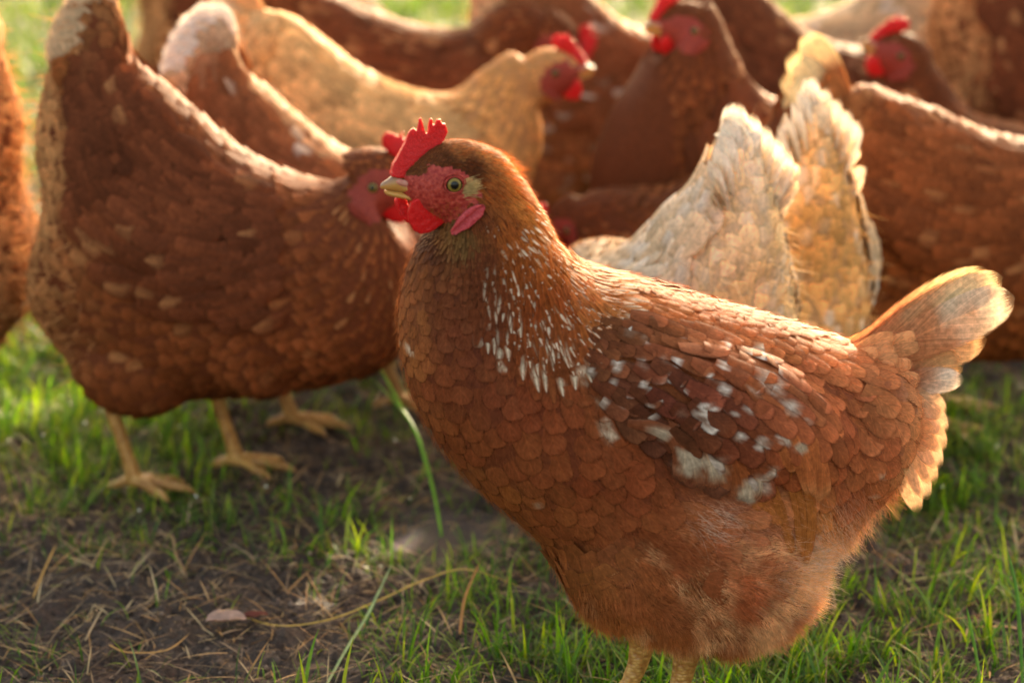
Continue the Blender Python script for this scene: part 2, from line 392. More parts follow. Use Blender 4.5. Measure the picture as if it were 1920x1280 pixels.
COMB = [(731,328),(736,308),(744,294),(752,279),(760,264),(765,250),(770,243),(776,240),(781,246),(784,232),(786,223),(789,221),(792,228),(795,242),(800,253),(802,246),(804,228),(807,220),(810,224),(812,240),(815,233),(818,224),(825,223),(828,231),(834,231),(837,240),(839,247),(834,258),(827,268),(812,280),(796,290),(789,302),(786,316),(776,326),(760,332),(745,332)]
WATT = [(764,372),(775,364),(790,364),(805,376),(826,384),(836,396),(826,410),(812,421),(798,428),(784,431),(770,424),(761,408),(759,390)]
WATT2 = [(748,374),(757,369),(766,378),(772,396),(778,415),(784,427),(768,423),(756,412),(748,397),(744,384)]
LOBE = [(829,413),(838,398),(846,386),(858,375),(874,366),(889,363),(893,370),(887,384),(876,396),(862,407),(848,413),(838,420),(830,419)]
BEAK_U = [(812,364,812,368,.0176),(790,356,792,366,.0166),(766,340,768,363,.0112),(742,327,742,358,.0066),(725,337,725,356,.0036),(716,343,716,354,.0022),(712.5,349,713,352,.0006)]
BEAK_L = [(806,368,800,380,.0132),(782,362,777,376,.0108),(757,358,755,372,.0072),(738,357,737,369,.0044),(726,356,726,366,.0028),(720,357,721,362,.0010)]
def ML(pts): return MF.xz(pts)
HANCH = ML([(833, 327), (713, 350)])          # eye, beak tip in the main hen's own plane
def sim(a, b, A, B):
    """similarity that sends a->A, b->B in the plane"""
    a, b, A, B = [complex(*p) for p in (a, b, A, B)]
    k = (B-A)/(b-a)
    def f(P):
        P = np.asarray(P, float); z = (P[..., 0]+1j*P[..., 1]-a)*k+A
        return np.stack([z.real, z.imag], -1)
    return f, abs(k)
def st_map(fr, st, f=None):
    out = []
    for r in st:
        T = fr.loc(r[0], r[1])[[0, 2]]; B = fr.loc(r[2], r[3])[[0, 2]]; wd = r[4]
        if f is not None: T = f[0](T); B = f[0](B); wd = wd*f[1]
        out.append((*T, *B, wd))
    return out

def head_parts(root, f, k, bvh, fine, rng, comb_m=M_COMB):
    """comb, wattles, lobes, beak, eyes in the hen's head frame; f maps the main hen's plane to this hen's plane"""
    g = lambda pts: f(ML(pts)); vx = .0006 if fine else .0022
    V, F, Nn = slab(g(COMB), 0, .0038*k, vx, 1)
    # thicker towards the base, rough skin
    pz = np.clip((g([(790, 310)])[0, 1]+.028*k-V[:, 2])/(.03*k), 0, 1.6); V[:, 1] *= .8+1.5*pz
    V += Nn*((vnoise(V, 900, 3)-.5)*.0004)[:, None]; V[:, 1] += (vnoise(V, 60, 5)-.5)*.003
    build('comb', [dict(v=V, f=F)], comb_m, root)
    for sgn in (1, -1):
        pl = WATT if sgn > 0 else WATT2
        if not fine: pl = WATT
        V, F, Nn = slab(g(pl), 0, .0056*k, vx*1.1, 6)
        V[:, 1] += sgn*.0125*k; low = np.clip((g([(790, 372)])[0, 1]-V[:, 2])/(.02*k), 0, 1); V[:, 1] += -sgn*.002*k*low
        V += Nn*((vnoise(V, 500, 8)-.5)*.0005)[:, None]
        build('wattle', [dict(v=V, f=F)], comb_m, root)
        if fine or True:
            V, F, Nn = slab(g(LOBE), 0, .0034*k, vx*1.1, 3)
            c = g([(862, 392)])[0]; q = snap(bvh, np.array([[c[0], sgn*.05, c[1]]]))[0][0]
            # a fold along the middle
            A = g([(833, 416)])[0]; B = g([(889, 366)])[0]; d = (B-A)/np.linalg.norm(B-A); off = (V[:, 0]-A[0])*-d[1]+(V[:, 2]-A[1])*d[0]
            V[:, 1] = V[:, 1]*.9-.0018*np.exp(-(off/.0014)**2)*np.sign(V[:, 1])
            V[:, 1] += q[1]+sgn*.0004
            V += Nn*((vnoise(V, 500, 9)-.5)*.0008)[:, None]
            build('ear_lobe', [dict(v=V, f=F)], M_LOBE if fine else M_FACE2, root)
    # beak: two mandibles and the pale nostril flap
    def bk(st, cf):
        r = [(*f(ML([s[:2]])[0]), *f(ML([s[2:4]])[0]), s[4]*k) for s in st]
        V, Fq, cp = loft(r, 22, 18, 1.0); c = cf(V)
        return dict(v=V.reshape(-1, 3), f=[Fq, cp], c=c)
    def cu(V):
        g_ = np.clip((np.cos(np.linspace(0, 2*math.pi, 18, endpoint=False))+.1)/.8, 0, 1)[None, :, None]*np.ones((22, 1, 1))
        return (np.array([.58, .28, .06])*(1-g_)+np.array([.27, .17, .14])*g_).reshape(-1, 3)
    bu = bk(BEAK_U, cu); bl = bk(BEAK_L, lambda V: np.array([.60, .31, .07]))
    b = build('beak', [bu, bl], M_BEAK, root)
    for sgn in (1, -1):
        c = g([(752, 338)])[0]; v, fl = ellipsoid((0, 0, 0), (.0046*k, .0016*k, .0021*k), .3)
        v += np.array([c[0], sgn*.0088*k, c[1]])
        d = ellipsoid((0, 0, 0), (.0014*k, .0006, .0006*k), .5); dv = d[0]+np.array([g([(762, 337)])[0][0], sgn*.0102*k, g([(762, 337)])[0][1]])
        build('nostril', [dict(v=v, f=fl)], M_NOST, b)
    # eyes
    for sgn in (1, -1):
        c = g([(833, 327)])[0]; q, nq = snap(bvh, np.array([[c[0], sgn*.05, c[1]]])); q = q[0]; n = np.array([nq[0][0]*.6, nq[0][1], nq[0][2]*.6]); n /= np.linalg.norm(n)
        if n[1]*sgn < 0: n = -n
        R = (.0061 if fine else .0048)*k; th = np.linspace(0.001, 1.25, 22); ph = np.linspace(0, 2*math.pi, 28, endpoint=False)
        ax = norm(np.cross(n, [0, 0, 1.])); ay = np.cross(ax, n)
        cen = q-n*R*.42
        V = cen+R*(n*np.cos(th)[:, None, None]+(ax*np.cos(ph)[None, :, None]+ay*np.sin(ph)[None, :, None])*np.sin(th)[:, None, None])
        UV = np.broadcast_to(np.stack(np.broadcast_arrays((th/1.0)[:, None], ph[None]), -1), V.shape[:2]+(2,))
        e = build('eye', [dict(v=V.reshape(-1, 3), f=grid_faces(22, 28), uv=UV)], M_EYE, root)
        if fine:
            a = np.linspace(0, 2*math.pi, 41)
            for rr, th_, h, nm in ((.0056, .0006, .0013, 'eyelid'), (.0071, .0006, -.0001, 'eye_ring')):
                pth = q+n*h*k+(ax*np.cos(a)[:, None]*1.06+ay*np.sin(a)[:, None]*.95)*rr*k
                v, fl = tube(pth, th_*k*(1+.3*np.sin(a*3)), 10); build(nm, [dict(v=v, f=fl)], M_FACE, e)

def leg(root, foot, knee, side, rad=.0062, toe=.042, mat=M_LEG, yawt=0):
    """shank from the hidden hock down to the ground, three toes forward and one back, claws"""
    foot = np.array(foot, float); knee = np.array(knee, float)
    hip = knee+np.array([.035, -side*.01, .06])
    solids = []
    pth = catmull([hip, knee+np.array([.004, 0, .012]), knee*.8+foot*.2, (knee+foot)/2+np.array([.001, 0, 0]), foot+np.array([0, 0, .014]), foot+np.array([.002, 0, .006])], 22)
    rr = catmull(np.array([[.014], [.0098], [.0068], [.0058], [.0066], [.0078]])*rad/.0062, 22)[:, 0]
    solids.append(tube(pth, rr, 12))
    for ang, L in ((0, 1.15), (34, .95), (-34, .95), (180, .5)):
        a = math.radians(ang+yawt); d = np.array([math.cos(a), math.sin(a), 0])
        pts = [foot+np.array([0, 0, .009]), foot+d*toe*L*.35+np.array([0, 0, .0085]), foot+d*toe*L*.7+np.array([0, 0, .005]), foot+d*toe*L+np.array([0, 0, .0035]), foot+d*toe*L*1.22+np.array([0, 0, -.001])]
        solids.append(tube(catmull(pts, 18), catmull(np.array([[.0060], [.0045], [.0042], [.0036], [.0012]])*rad/.0062, 18)[:, 0], 10))
    V, F, Nn = remesh(solids, .0016, 2)
    return build('leg', [dict(v=V, f=F)], mat, root)

FG = 1.0   # feather colour gain
def tail_feathers(base, tips, widths, ys, cols, tcols, bow=.12, rng=None, nv=14):
    """broad tail feathers standing in near-vertical planes"""
    base = np.asarray(base, float); tips = np.asarray(tips, float); n = len(base)
    P0 = np.c_[base[:, 0], np.asarray(ys)*.35, base[:, 1]]; P2 = np.c_[tips[:, 0], np.asarray(ys), tips[:, 1]]
    d = P2-P0; up = np.cross(norm(d), np.array([0, 1., 0])); up *= np.sign(up[:, 2:3]+1e-6)
    P1 = (P0+P2)/2+up*bow*np.linalg.norm(d, axis=1)[:, None]
    sg = np.where(np.asarray(ys) >= 0, 1., -1.)
    Nr = norm(np.c_[np.zeros(n), sg, .25*np.ones(n)])
    tc = np.asarray(tcols)
    def cf(c, pos, UV):
        v = UV[..., 1:2]; u = UV[..., 0:1]
        nz = fbm(pos*np.array([1, 1, 1]), 70, 3, 5)[..., None]
        m = np.clip((v-.46+.5*(nz-.5))/.34, 0, 1)
        c = c*(1-m)+tc[:, None, None]*m
        edge = np.clip((nz-.55)*4, 0, 1)*(1-m*.6)*.25
        return c*(1-edge)
    return feathers(P0, P1, P2, Nr, widths, cols, vm=.62, pw=2.3, nu=9, nv=nv, camber=.05, colfn=cf, basew=.3, rng=rng, fray=.012)

# ------------------------------------------------------------------ main hen
def main_hen():
    rng = np.random.default_rng(7); fr = MF
    root = thing('hen', fr, 'sharply focused russet hen with a raised red comb and white flecked neck in the foreground', 'hen', 'brown laying hens')
    st = st_map(fr, MAIN_ST+HEAD_ST); Vl, Fl, cp = loft(st, 110, 48)
    sol = [(Vl.reshape(-1, 3), [Fl, cp])]
    def px2(u, v): return fr.loc(u, v)
    mm = .000352
    for s in (1, -1):
        for (u, v, rx, rz, rot, y, ry) in ((1352, 1022, 166, 164, 0, .036, .046), (1245, 1055, 150, 122, .5, .030, .042), (1420, 1000, 88, 112, .2, .026, .042), (1180, 1000, 160, 140, -.7, .030, .045)):
            c = px2(u, v); sol.append(ellipsoid((c[0], s*y, c[2]), (rx*mm, ry, rz*mm), rot))
        c = px2(1320, 735); sol.append(ellipsoid((c[0], s*.048, c[2]), (270*mm, .044, 125*mm), math.radians(18)))   # folded wing
        c = px2(1590, 800); sol.append(ellipsoid((c[0], s*.022, c[2]), (110*mm, .040, 150*mm), .35))
    V, F, Nv = remesh(sol, .0026, 10, .5)
    V = V+Nv*((fbm(V, 45, 3, 2)-.5)*.006*np.clip((px_x(fr, V)-900)/200, 0, 1))[:, None]
    bvh = bvh_of(V, F)
    # control points: x, y, dir x, dir y, length px, width px, r, g, b, vm(shape), lift mm
    K = np.array([
     (800,285, 1,-.25,12,5,112,66,42,.3,.6),(850,275, 1,.15,15,6,150,96,58,.3,.8),(900,275,1,.3,17,6,172,112,66,.3,.9),(950,292,1,.4,20,6,190,128,76,.3,1.5),(985,312,.9,.6,24,6,198,135,80,.3,1.8),
     (870,300,1,.45,14,6,84,46,28,.3,.6),(835,292,1,.2,12,6,88,50,30,.3,.6),(905,345,.8,.7,20,7,140,78,42,.3,1),(960,350,.7,.75,26,8,172,104,52,.3,1.3),(1005,365,.7,.8,32,8,190,116,54,.3,1.5),
     (890,400,.3,1,22,7,104,56,34,.3,1),(845,430,.1,1,24,7,112,80,50,.3,1.5),(815,430,-.1,1,24,8,120,80,50,.3,1.5),(800,455,-.2,1,22,10,86,48,34,.4,1),
     (940,420,.4,1,34,9,142,76,38,.25,1.3),(1010,420,.5,.9,40,9,176,104,46,.25,1.4),(1050,450,.6,.85,46,10,190,116,54,.25,1.5),
     (880,480,.05,1,34,10,98,52,34,.3,1.2),(950,490,.15,1,46,10,130,68,34,.25,1.4),(1020,490,.4,.95,54,11,156,84,40,.22,1.6),(1075,500,.65,.85,60,11,178,104,54,.22,1.8),
     (900,560,-.02,1,52,13,104,56,38,.3,1.4),(960,570,.05,1,60,12,124,62,34,.22,1.6),(1030,560,.3,1,62,12,140,72,38,.22,1.8),(1090,545,.6,.85,62,12,165,98,58,.22,2),(1000,620,.05,1,56,14,124,68,42,.25,1.6),
     (785,480,-.25,1,26,17,126,74,46,.55,.8),(760,560,-.15,1,36,27,148,90,58,.55,1.0),(815,530,-.1,1,36,28,112,62,42,.55,1.0),(840,600,-.03,1,46,38,112,60,42,.55,1.2),
     (755,650,0,1,40,32,150,92,58,.55,1.1),(810,680,.05,1,50,42,122,66,44,.55,1.3),(890,680,.08,1,56,44,122,66,46,.55,1.3),(960,700,.15,1,56,44,128,66,44,.5,1.4),(1030,690,.3,1,58,40,130,70,46,.45,1.5),
     (775,760,.2,1,46,36,140,82,52,.55,1.2),(850,780,.25,1,55,44,128,70,44,.55,1.3),(940,800,.35,.95,58,46,130,72,46,.5,1.4),(1050,800,.5,.9,62,46,128,68,44,.45,1.6),(1120,830,.6,.85,62,46,130,70,46,.45,1.6),
     (850,870,.5,.9,52,42,136,82,52,.55,1.2),(920,900,.55,.85,56,44,142,84,50,.55,1.3),(1020,920,.6,.8,62,46,134,76,48,.5,1.5),(1130,920,.7,.7,66,50,138,78,52,.45,1.8),
     (960,990,.6,.8,54,40,140,84,50,.5,1.4),(1060,1040,.6,.8,64,44,144,86,52,.45,2),(1140,1030,.7,.75,74,52,150,90,58,.42,2.2),(1120,1130,.6,.8,66,34,166,104,62,.35,3),
     (1220,950,.85,.4,74,52,150,88,60,.42,2.2),(1300,930,.9,.25,74,44,176,112,84,.4,2.4),(1230,1060,.75,.65,78,56,152,92,62,.42,2.4),(1330,1010,.85,.3,80,58,162,92,62,.42,2.4),(1420,960,.9,.25,76,50,176,112,82,.4,2.5),
     (1480,1000,.8,-.1,72,40,218,186,164,.38,3.2),(1400,1060,.85,.4,78,58,156,88,60,.42,2.4),(1500,1090,.7,.4,70,44,196,138,102,.38,3.2),(1520,1140,.6,.6,60,36,210,158,112,.35,3.5),
     (1310,1110,.7,.7,74,56,142,80,52,.42,2.4),(1420,1140,.65,.7,70,50,164,102,68,.4,2.8),(1220,1150,.5,.85,70,46,156,96,60,.4,2.8),(1270,1200,.2,1,56,34,180,118,72,.35,3.4),(1400,1190,.4,.9,56,34,196,136,88,.35,3.4),(1170,1190,.2,1,54,30,178,116,70,.35,3.4),
     (1130,515,1,.3,50,20,172,108,64,.3,1.6),(1200,530,1,.33,56,24,158,92,56,.35,1.4),(1280,555,1,.4,62,26,156,88,54,.4,1.5),(1370,578,1,.45,54,26,150,84,54,.45,2.2),(1440,600,1,.5,50,28,150,86,54,.48,2.4),
     (1350,610,.95,.5,60,28,180,106,70,.45,1.8),(1450,650,.85,.65,56,34,168,96,64,.52,2.2),(1540,640,.95,.35,60,34,184,112,76,.5,2.2),(1540,700,.8,.75,60,42,166,94,64,.55,2.2),(1610,700,.85,.5,64,44,178,108,74,.55,2.2),
     (1500,780,.6,.85,60,44,158,88,60,.55,2.2),(1590,790,.45,.95,62,48,166,96,66,.55,2.2),(1650,780,.6,.8,60,44,186,120,84,.55,2.2),(1540,870,.35,1,62,48,158,90,60,.52,2.2),(1620,880,.4,.95,62,48,172,104,70,.52,2.4),
     (1680,850,.55,.85,58,38,214,176,138,.5,3),(1560,950,.3,.95,58,36,186,122,82,.4,3),(1640,940,.6,.7,54,32,214,168,126,.38,3.2),(1500,930,.4,.9,66,28,190,124,74,.35,2.4),
     (1640,640,1,-.15,76,36,192,128,92,.45,1.8),(1680,720,.95,0,66,40,190,130,96,.5,2)], float)
    Kp = K[:, :2]
    def ctrl(px):
        d2 = ((px[:, None]-Kp[None])**2).sum(-1)+120; wt = d2**-2.2; wt /= wt.sum(1, keepdims=True)
        return wt@K[:, 2:]
    def pxdir(P, D):
        """image-plane direction -> local direction"""
        q = fr.ppx(P); e = 6.0; out = np.empty_like(P)
        for i in range(len(P)):
            a = fr.loc(q[i, 0], q[i, 1]); b = fr.loc(q[i, 0]+D[i, 0]*e, q[i, 1]+D[i, 1]*e); out[i] = b-a
        return norm(out)
    P, Q = sample_surface(V, F, Nv, 90000, rng)
    px = fr.ppx(P); c = ctrl(px)
    face = inpoly(px, FACE_POLY) & (np.abs(P[:, 1]) > .004)
    beak = px[:, 0] < 752
    wing_poly = [(1060,600),(1120,562),(1200,565),(1300,592),(1400,640),(1470,700),(1490,780),(1470,840),(1400,850),(1340,888),(1230,862),(1150,800),(1110,720),(1060,650)]
    wingp = inpoly(px, wing_poly) & (np.abs(P[:, 1]) > .03)
    R = mm*np.where(c[:, 3] < 20, c[:, 3]*.84, np.minimum(c[:, 3]*.72, 31))
    ok = ~face & ~(beak & (px[:, 1] < 380))
    P, Q, px, c, wingp, R = [a[ok] for a in (P, Q, px, c, wingp, R)]
    def edge_fade(px): return 1
    # ---- body feathers
    nk_ = (c[:, 3] < 20) & (px[:, 1] > 330)
    ax_ = np.where(nk_[:, None], np.array([[0, 0, 1.]]), np.array([[-.72, 0, -.69]])); k_ = np.where(nk_, .40, .80)
    Ps = P-ax_*((P*ax_).sum(1)*(1-k_))[:, None]; Ps[:, 1] += np.where(nk_, 5, 0)      # the two zones are thinned separately
    s = poisson(Ps, R); P, Q, px, c, wingp = P[s], Q[s], px[s], c[s], wingp[s]
    keep = ~wingp; P, Q, px, c = P[keep], Q[keep], px[keep], c[keep]
    n = len(P); D = pxdir(P, c[:, :2]); D = norm(D+rng.normal(0, .07, (n, 3)))
    nk_ = (c[:, 3] < 20) & (px[:, 1] > 330); L = c[:, 2]*mm*rng.uniform(.88, 1.12, n)*np.where(nk_, 1.5, 1.4); W = c[:, 3]*mm*rng.uniform(.92, 1.1, n)*np.where(nk_, 1.25, 1.3)
    def buffmix(base, pos, q):
        z = np.clip((q[:, 0]-1030)/130, 0, 1)*np.clip((q[:, 1]-850)/110, 0, 1)
        k_ = np.clip((fbm(pos*np.array([1, .6, 1]), 48, 4, 91)-.44)*4.5, 0, 1)*z
        k_ = np.maximum(k_*.9, np.clip(1.2*np.exp(-(((q-np.array([1480, 1005]))/np.array([95, 85]))**2).sum(1))-.1, 0, 1)); k_ = k_[:, None]
        return base*(1-k_)+lin((222, 178, 138))*.9*k_
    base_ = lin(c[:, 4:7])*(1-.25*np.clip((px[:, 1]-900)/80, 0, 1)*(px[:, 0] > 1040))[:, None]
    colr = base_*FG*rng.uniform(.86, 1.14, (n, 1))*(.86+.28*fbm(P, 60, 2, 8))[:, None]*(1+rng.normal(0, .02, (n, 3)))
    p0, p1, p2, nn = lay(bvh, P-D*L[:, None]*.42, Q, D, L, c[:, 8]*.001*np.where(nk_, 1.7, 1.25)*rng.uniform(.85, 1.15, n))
    neck = (px[:, 1] < 650) & (px[:, 0] < 1150) & (px[:, 0] > 865) & (c[:, 3] < 22)
    wm = np.clip(((px[:, 0]-870)/130), 0, 1)*np.clip((px[:, 1]-380)/90, 0, 1)*neck
    wm = np.clip(wm*1.5, 0, 1); wm = np.maximum(wm, .25*neck*np.clip((px[:, 1]-420)/60, 0, 1)); wm = np.maximum(wm, .6*neck*np.clip((px[:, 0]-955)/60, 0, 1)*np.clip((px[:, 1]-330)/50, 0, 1))
    white = rng.random(n) < wm*1.0
    strength = np.clip((px[:, 1]-330)/170, .15, 1); pick = np.clip(rng.uniform(-.25, 1.5, n), 0, 1)
    thigh = (px[:, 0] > 1040) & (px[:, 1] > 860)
    BL = [(1165,590,9),(1195,615,8),(1320,600,8),(1345,665,9),(1270,640,8),(1150,655,9),(1230,760,14),(1305,700,9),(1440,720,9),(1480,690,8),(1100,660,9),(1210,700,11),(1140,575,16),(1052,648,22),(1180,665,26),(1160,705,16),(1118,690,14),(1235,600,12),(1290,655,14),(1262,712,34),(1205,655,18),(1235,790,40),(1275,800,34),(1350,832,30),(1330,855,22),(1375,805,14),(1410,690,16),(1352,752,14),(1392,742,12),(1310,735,10),(1225,725,14),(1180,740,16),(1380,640,34),(1110,630,14),(1600,840,10),(1590,890,12),
          (980,900,12),(870,595,16),(760,640,12),(775,860,10),(1090,745,22),(1012,668,12),(905,640,10),(1080,690,14),(1250,690,12),(1330,690,10),(1425,760,14),(1300,625,12),(1215,620,10),(1155,625,10)]
    BL = np.array(BL, float)
    def blotch(pos):
        q = fr.ppx(pos.reshape(-1, 3)); nz = fbm(pos.reshape(-1, 3), 150, 3, 11); m = np.zeros(len(q))
        for b in BL:
            d = np.hypot(q[:, 0]-b[0], q[:, 1]-b[1])/(b[2]*.74); m = np.maximum(m, np.clip((1.15-d+(nz-.5)*1.7)*2.2, 0, 1))
        return m.reshape(pos.shape[:-1])[..., None]
    def cf(c_, pos, UV):
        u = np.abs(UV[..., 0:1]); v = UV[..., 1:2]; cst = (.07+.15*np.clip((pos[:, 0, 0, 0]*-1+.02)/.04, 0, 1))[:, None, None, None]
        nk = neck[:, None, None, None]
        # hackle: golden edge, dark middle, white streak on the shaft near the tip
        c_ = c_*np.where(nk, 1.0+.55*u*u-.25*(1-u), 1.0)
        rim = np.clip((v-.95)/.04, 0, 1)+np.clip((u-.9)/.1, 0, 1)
        c_ = c_*np.where(nk, 1, (1+cst*1.1*np.clip((v-.66)/.2, 0, 1)-cst*np.clip((.66-v)/.3, 0, 1))*(1-.32*np.clip(rim, 0, 1)*(~thigh)[:, None, None, None]))  # lighter tips, darker roots and rims: feather pattern plus painted shade between overlaps
        streak = np.clip((.62*np.sin(np.clip((v-.42)/.58, 0, 1)**.9*math.pi)-u)/.22, 0, 1)*white[:, None, None, None]*strength[:, None, None, None]
        wc = lin((244, 228, 204))*.85
        c_ = c_*(1-streak)+wc*streak
        m = blotch(pos)*(np.where(thigh, .55, .9)*pick)[:, None, None, None]*(~neck)[:, None, None, None]
        m = m*np.clip((fbm(pos, 420, 3, 21)[..., None]-.30)*3.2, .25, 1)
        return c_*(1-m)+lin((240, 222, 200))*np.where(thigh, .6, .9)[:, None, None, None]*m
    fine = c[:, 3] < 22
    parts = []
    skin = lin((112, 62, 38))*.8
    qpx = fr.ppx(V); qc = ctrl(qpx); vc = lin(qc[:, 4:7])*.7
    fc = V[F].mean(1); fp = fr.ppx(fc); fm = np.where((inpoly(fp, FACE_POLY) | (fp[:, 0] < 760)) & (fp[:, 1] < 425), 1, 0)
    parts.append(dict(v=V, f=F, c=vc, m=fm))
    for sel, nu, nv in ((fine, 5, 7), (~fine, 7, 10)):
        ii = np.where(sel)[0]
        def cfs(c_, pos, UV, ii=ii):
            nonlocal neck, white, strength, thigh, pick
            sv = (neck, white, strength, thigh, pick); neck, white, strength, thigh, pick = [a[ii] for a in sv]
            r = cf(c_, pos, UV); neck, white, strength, thigh, pick = sv; return r
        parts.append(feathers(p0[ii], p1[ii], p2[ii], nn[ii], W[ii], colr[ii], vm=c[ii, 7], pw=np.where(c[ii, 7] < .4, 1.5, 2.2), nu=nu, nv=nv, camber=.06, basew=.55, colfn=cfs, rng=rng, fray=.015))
    # ---- long loose hackles with cream shafts over the lower neck
    P, Q = sample_surface(V, F, Nv, 40000, rng); px = fr.ppx(P)
    zone = inpoly(px, [(935,425),(1000,370),(1050,452),(1095,492),(1120,520),(1105,575),(1060,610),(990,612),(930,600),(885,560),(875,500),(900,450)])
    P, Q, px = P[zone], Q[zone], px[zone]; c = ctrl(px); ax_ = np.array([0, 0, 1.])
    s = poisson(P-ax_*((P@ax_)*.55)[:, None], np.full(len(P), 11.5*mm)); P, Q, px, c = P[s], Q[s], px[s], c[s]; n = len(P)
    D = norm(pxdir(P, c[:, :2])+rng.normal(0, .09, (n, 3))); L = rng.uniform(38, 66, n)*mm*np.clip((px[:, 1]-300)/180, .5, 1)
    p0, p1, p2, nn = lay(bvh, P-D*L[:, None]*.35, Q, D, L, .0030*rng.uniform(.8, 1.25, n), -.0004)
    cr = np.clip((px[:, 0]-850)/120, .15, 1)*rng.uniform(.35, 1.0, n)
    def ch_(c_, pos, UV):
        u = np.abs(UV[..., 0:1]); v = UV[..., 1:2]; c_ = c_*(.72+.75*u*u)
        k_ = np.clip((.70*np.sin(np.clip((v-.30)/.68, 0, 1)**1.1*math.pi)-u)/.25, 0, 1)*cr[:, None, None, None]
        return c_*(1-k_)+lin((246, 230, 208))*.95*k_
    parts.append(feathers(p0, p1, p2, nn, rng.uniform(9, 14, n)*mm, lin(c[:, 4:7])*rng.uniform(.9, 1.25, (n, 1)), vm=.35, pw=1.3, nu=7, nv=9, camber=.1, colfn=ch_, rng=rng, fray=.01))
    # ---- soft fluff on thighs, belly and under the tail, fine hairs at neck edges
    P, Q = sample_surface(V, F, Nv, 110000, rng); px = fr.ppx(P); c = ctrl(px)
    # amount of fluff
    fl = np.zeros(len(P))
    for (u, v, r) in ((1480, 1005, 100), (1520, 1100, 80), (1440, 960, 50), (1300, 1210, 90), (1420, 1180, 80), (1160, 1190, 70), (1600, 960, 75), (1660, 920, 55), (1545, 930, 60), (1275, 905, 45), (1330, 930, 50), (1100, 1120, 60), (1350, 1080, 130), (1230, 1000, 90), (1205, 880, 40)):
        a = .5 if r >= 90 and v > 1005 else 1.0
        if r == 90 and v > 1200: a = 1
        fl = np.maximum(fl, a*np.exp(-(((px-np.array([u, v]))**2).sum(1)/r**2)))
    k = (rng.random(len(P)) < fl*.62); P, Q, px, c = P[k], Q[k], px[k], c[k]; n = len(P)
    D = norm(pxdir(P, c[:, :2])+Q*.20+rng.normal(0, .25, (n, 3)))
    L = rng.uniform(.006, .016, n); colr = lin(c[:, 4:7])*1.15*rng.uniform(.8, 1.3, (n, 1))
    pale = np.exp(-(((px-np.array([1480, 1005]))**2).sum(1)/105**2))[:, None]+np.exp(-(((px-np.array([1275, 905]))**2).sum(1)/40**2))[:, None]
    pale = np.clip(pale, 0, 1); colr = colr*(1-pale)+lin((236, 214, 196))*.95*pale
    fluff = strands(P+Q*.001, Q, D, L, .00015, colr, rng, .55)
    fluff['m'] = 2
    parts.append(fluff)
    # loose barbs that soften the edges of breast and back feathers
    P, Q = sample_surface(V, F, Nv, 70000, rng); px = fr.ppx(P); kk = (P[:, 1] > -.02) & ~((px[:, 1] < 470) & (px[:, 0] < 1010)) & (rng.random(len(P)) < .8); P, Q, px = P[kk], Q[kk], px[kk]; c = ctrl(px); n = len(P)
    D = norm(pxdir(P, c[:, :2])+Q*.05+rng.normal(0, .22, (n, 3)))
    lb = strands(P+Q*rng.uniform(.0012, .0030, (n, 1)), Q, D, rng.uniform(.003, .008, n), .00011, lin(c[:, 4:7])*rng.uniform(.75, 1.5, (n, 1)), rng, .2, 3); lb['m'] = 2; parts.append(lb)
    # dense soft down over the thigh and belly
    P, Q = sample_surface(V, F, Nv, 300000, rng); kk = (P[:, 1] > 0) | (rng.random(len(P)) < .35); P, Q = P[kk], Q[kk]; px = fr.ppx(P)
    am = np.clip((px[:, 0]-1000-.30*(1200-px[:, 1]))/120, 0, 1)*np.clip((px[:, 1]-890-.10*(px[:, 0]-1100))/80, 0, 1)
    k = rng.random(len(P)) < am*.95; P, Q, px = P[k], Q[k], px[k]; c = ctrl(px); n = len(P)
    flow = fbm(P, 60, 2, 44)[:, None]; ang_ = (flow-.5)*2.4; d2 = c[:, :2]; d2 = np.c_[d2[:, 0]*np.cos(ang_[:, 0])-d2[:, 1]*np.sin(ang_[:, 0]), d2[:, 0]*np.sin(ang_[:, 0])+d2[:, 1]*np.cos(ang_[:, 0])]
    D = norm(pxdir(P, d2)+Q*.13+rng.normal(0, .13, (n, 3)))
    cc = buffmix(lin(c[:, 4:7]), P, px)*(.66+1.0*fbm(P, 110, 3, 17))[:, None]*rng.uniform(.85, 1.2, (n, 1))
    dn = strands(P+Q*.0012, Q, D, rng.uniform(.006, .013, n), .00020, cc, rng, .22, 3); dn['m'] = 2; parts.append(dn)
    # fine hair-like feathers: crown, nape ruff, cheek, throat
    P, Q = sample_surface(V, F, Nv, 160000, rng); px = fr.ppx(P); hd = (px[:, 1] < 460) & (px[:, 0] > 770) & (px[:, 0] < 1060)
    inface = inpoly(px, FACE_POLY); cheek = inpoly(px, [(795,376),(825,358),(862,360),(884,366),(856,395),(838,412),(815,412)])
    k = hd & (~inface | (cheek & (rng.random(len(P)) < .8))) & (rng.random(len(P)) < .5)
    P, Q, px = P[k], Q[k], px[k]; c = ctrl(px); n = len(P); ch = inpoly(px, FACE_POLY)
    ruff = np.exp(-(((px-np.array([972, 312]))/np.array([38, 30]))**2).sum(1))
    D = norm(pxdir(P, c[:, :2])+Q*(.16+.42*ruff)[:, None]+rng.normal(0, .12, (n, 3)))
    L = rng.uniform(.003, .0085, n)*np.where(ch, .45, 1)*(1+.8*ruff)
    colr = lin(c[:, 4:7])*np.array([1.16, .84, .66])*rng.uniform(.7, 1.45, (n, 1)); colr = np.where(ch[:, None], lin((150, 92, 48))*rng.uniform(.7, 1.3, (n, 1)), colr)
    tuft = np.exp(-(((px-np.array([850, 437]))**2).sum(1)/26**2))[:, None]; colr = colr*(1-tuft*.8)+lin((196, 146, 102))*np.array([1, .85, .75])*.8*tuft
    h = strands(P+Q*.0004, Q, D, L, .00014, colr, rng, .15, 3); h['m'] = 2; parts.append(h)
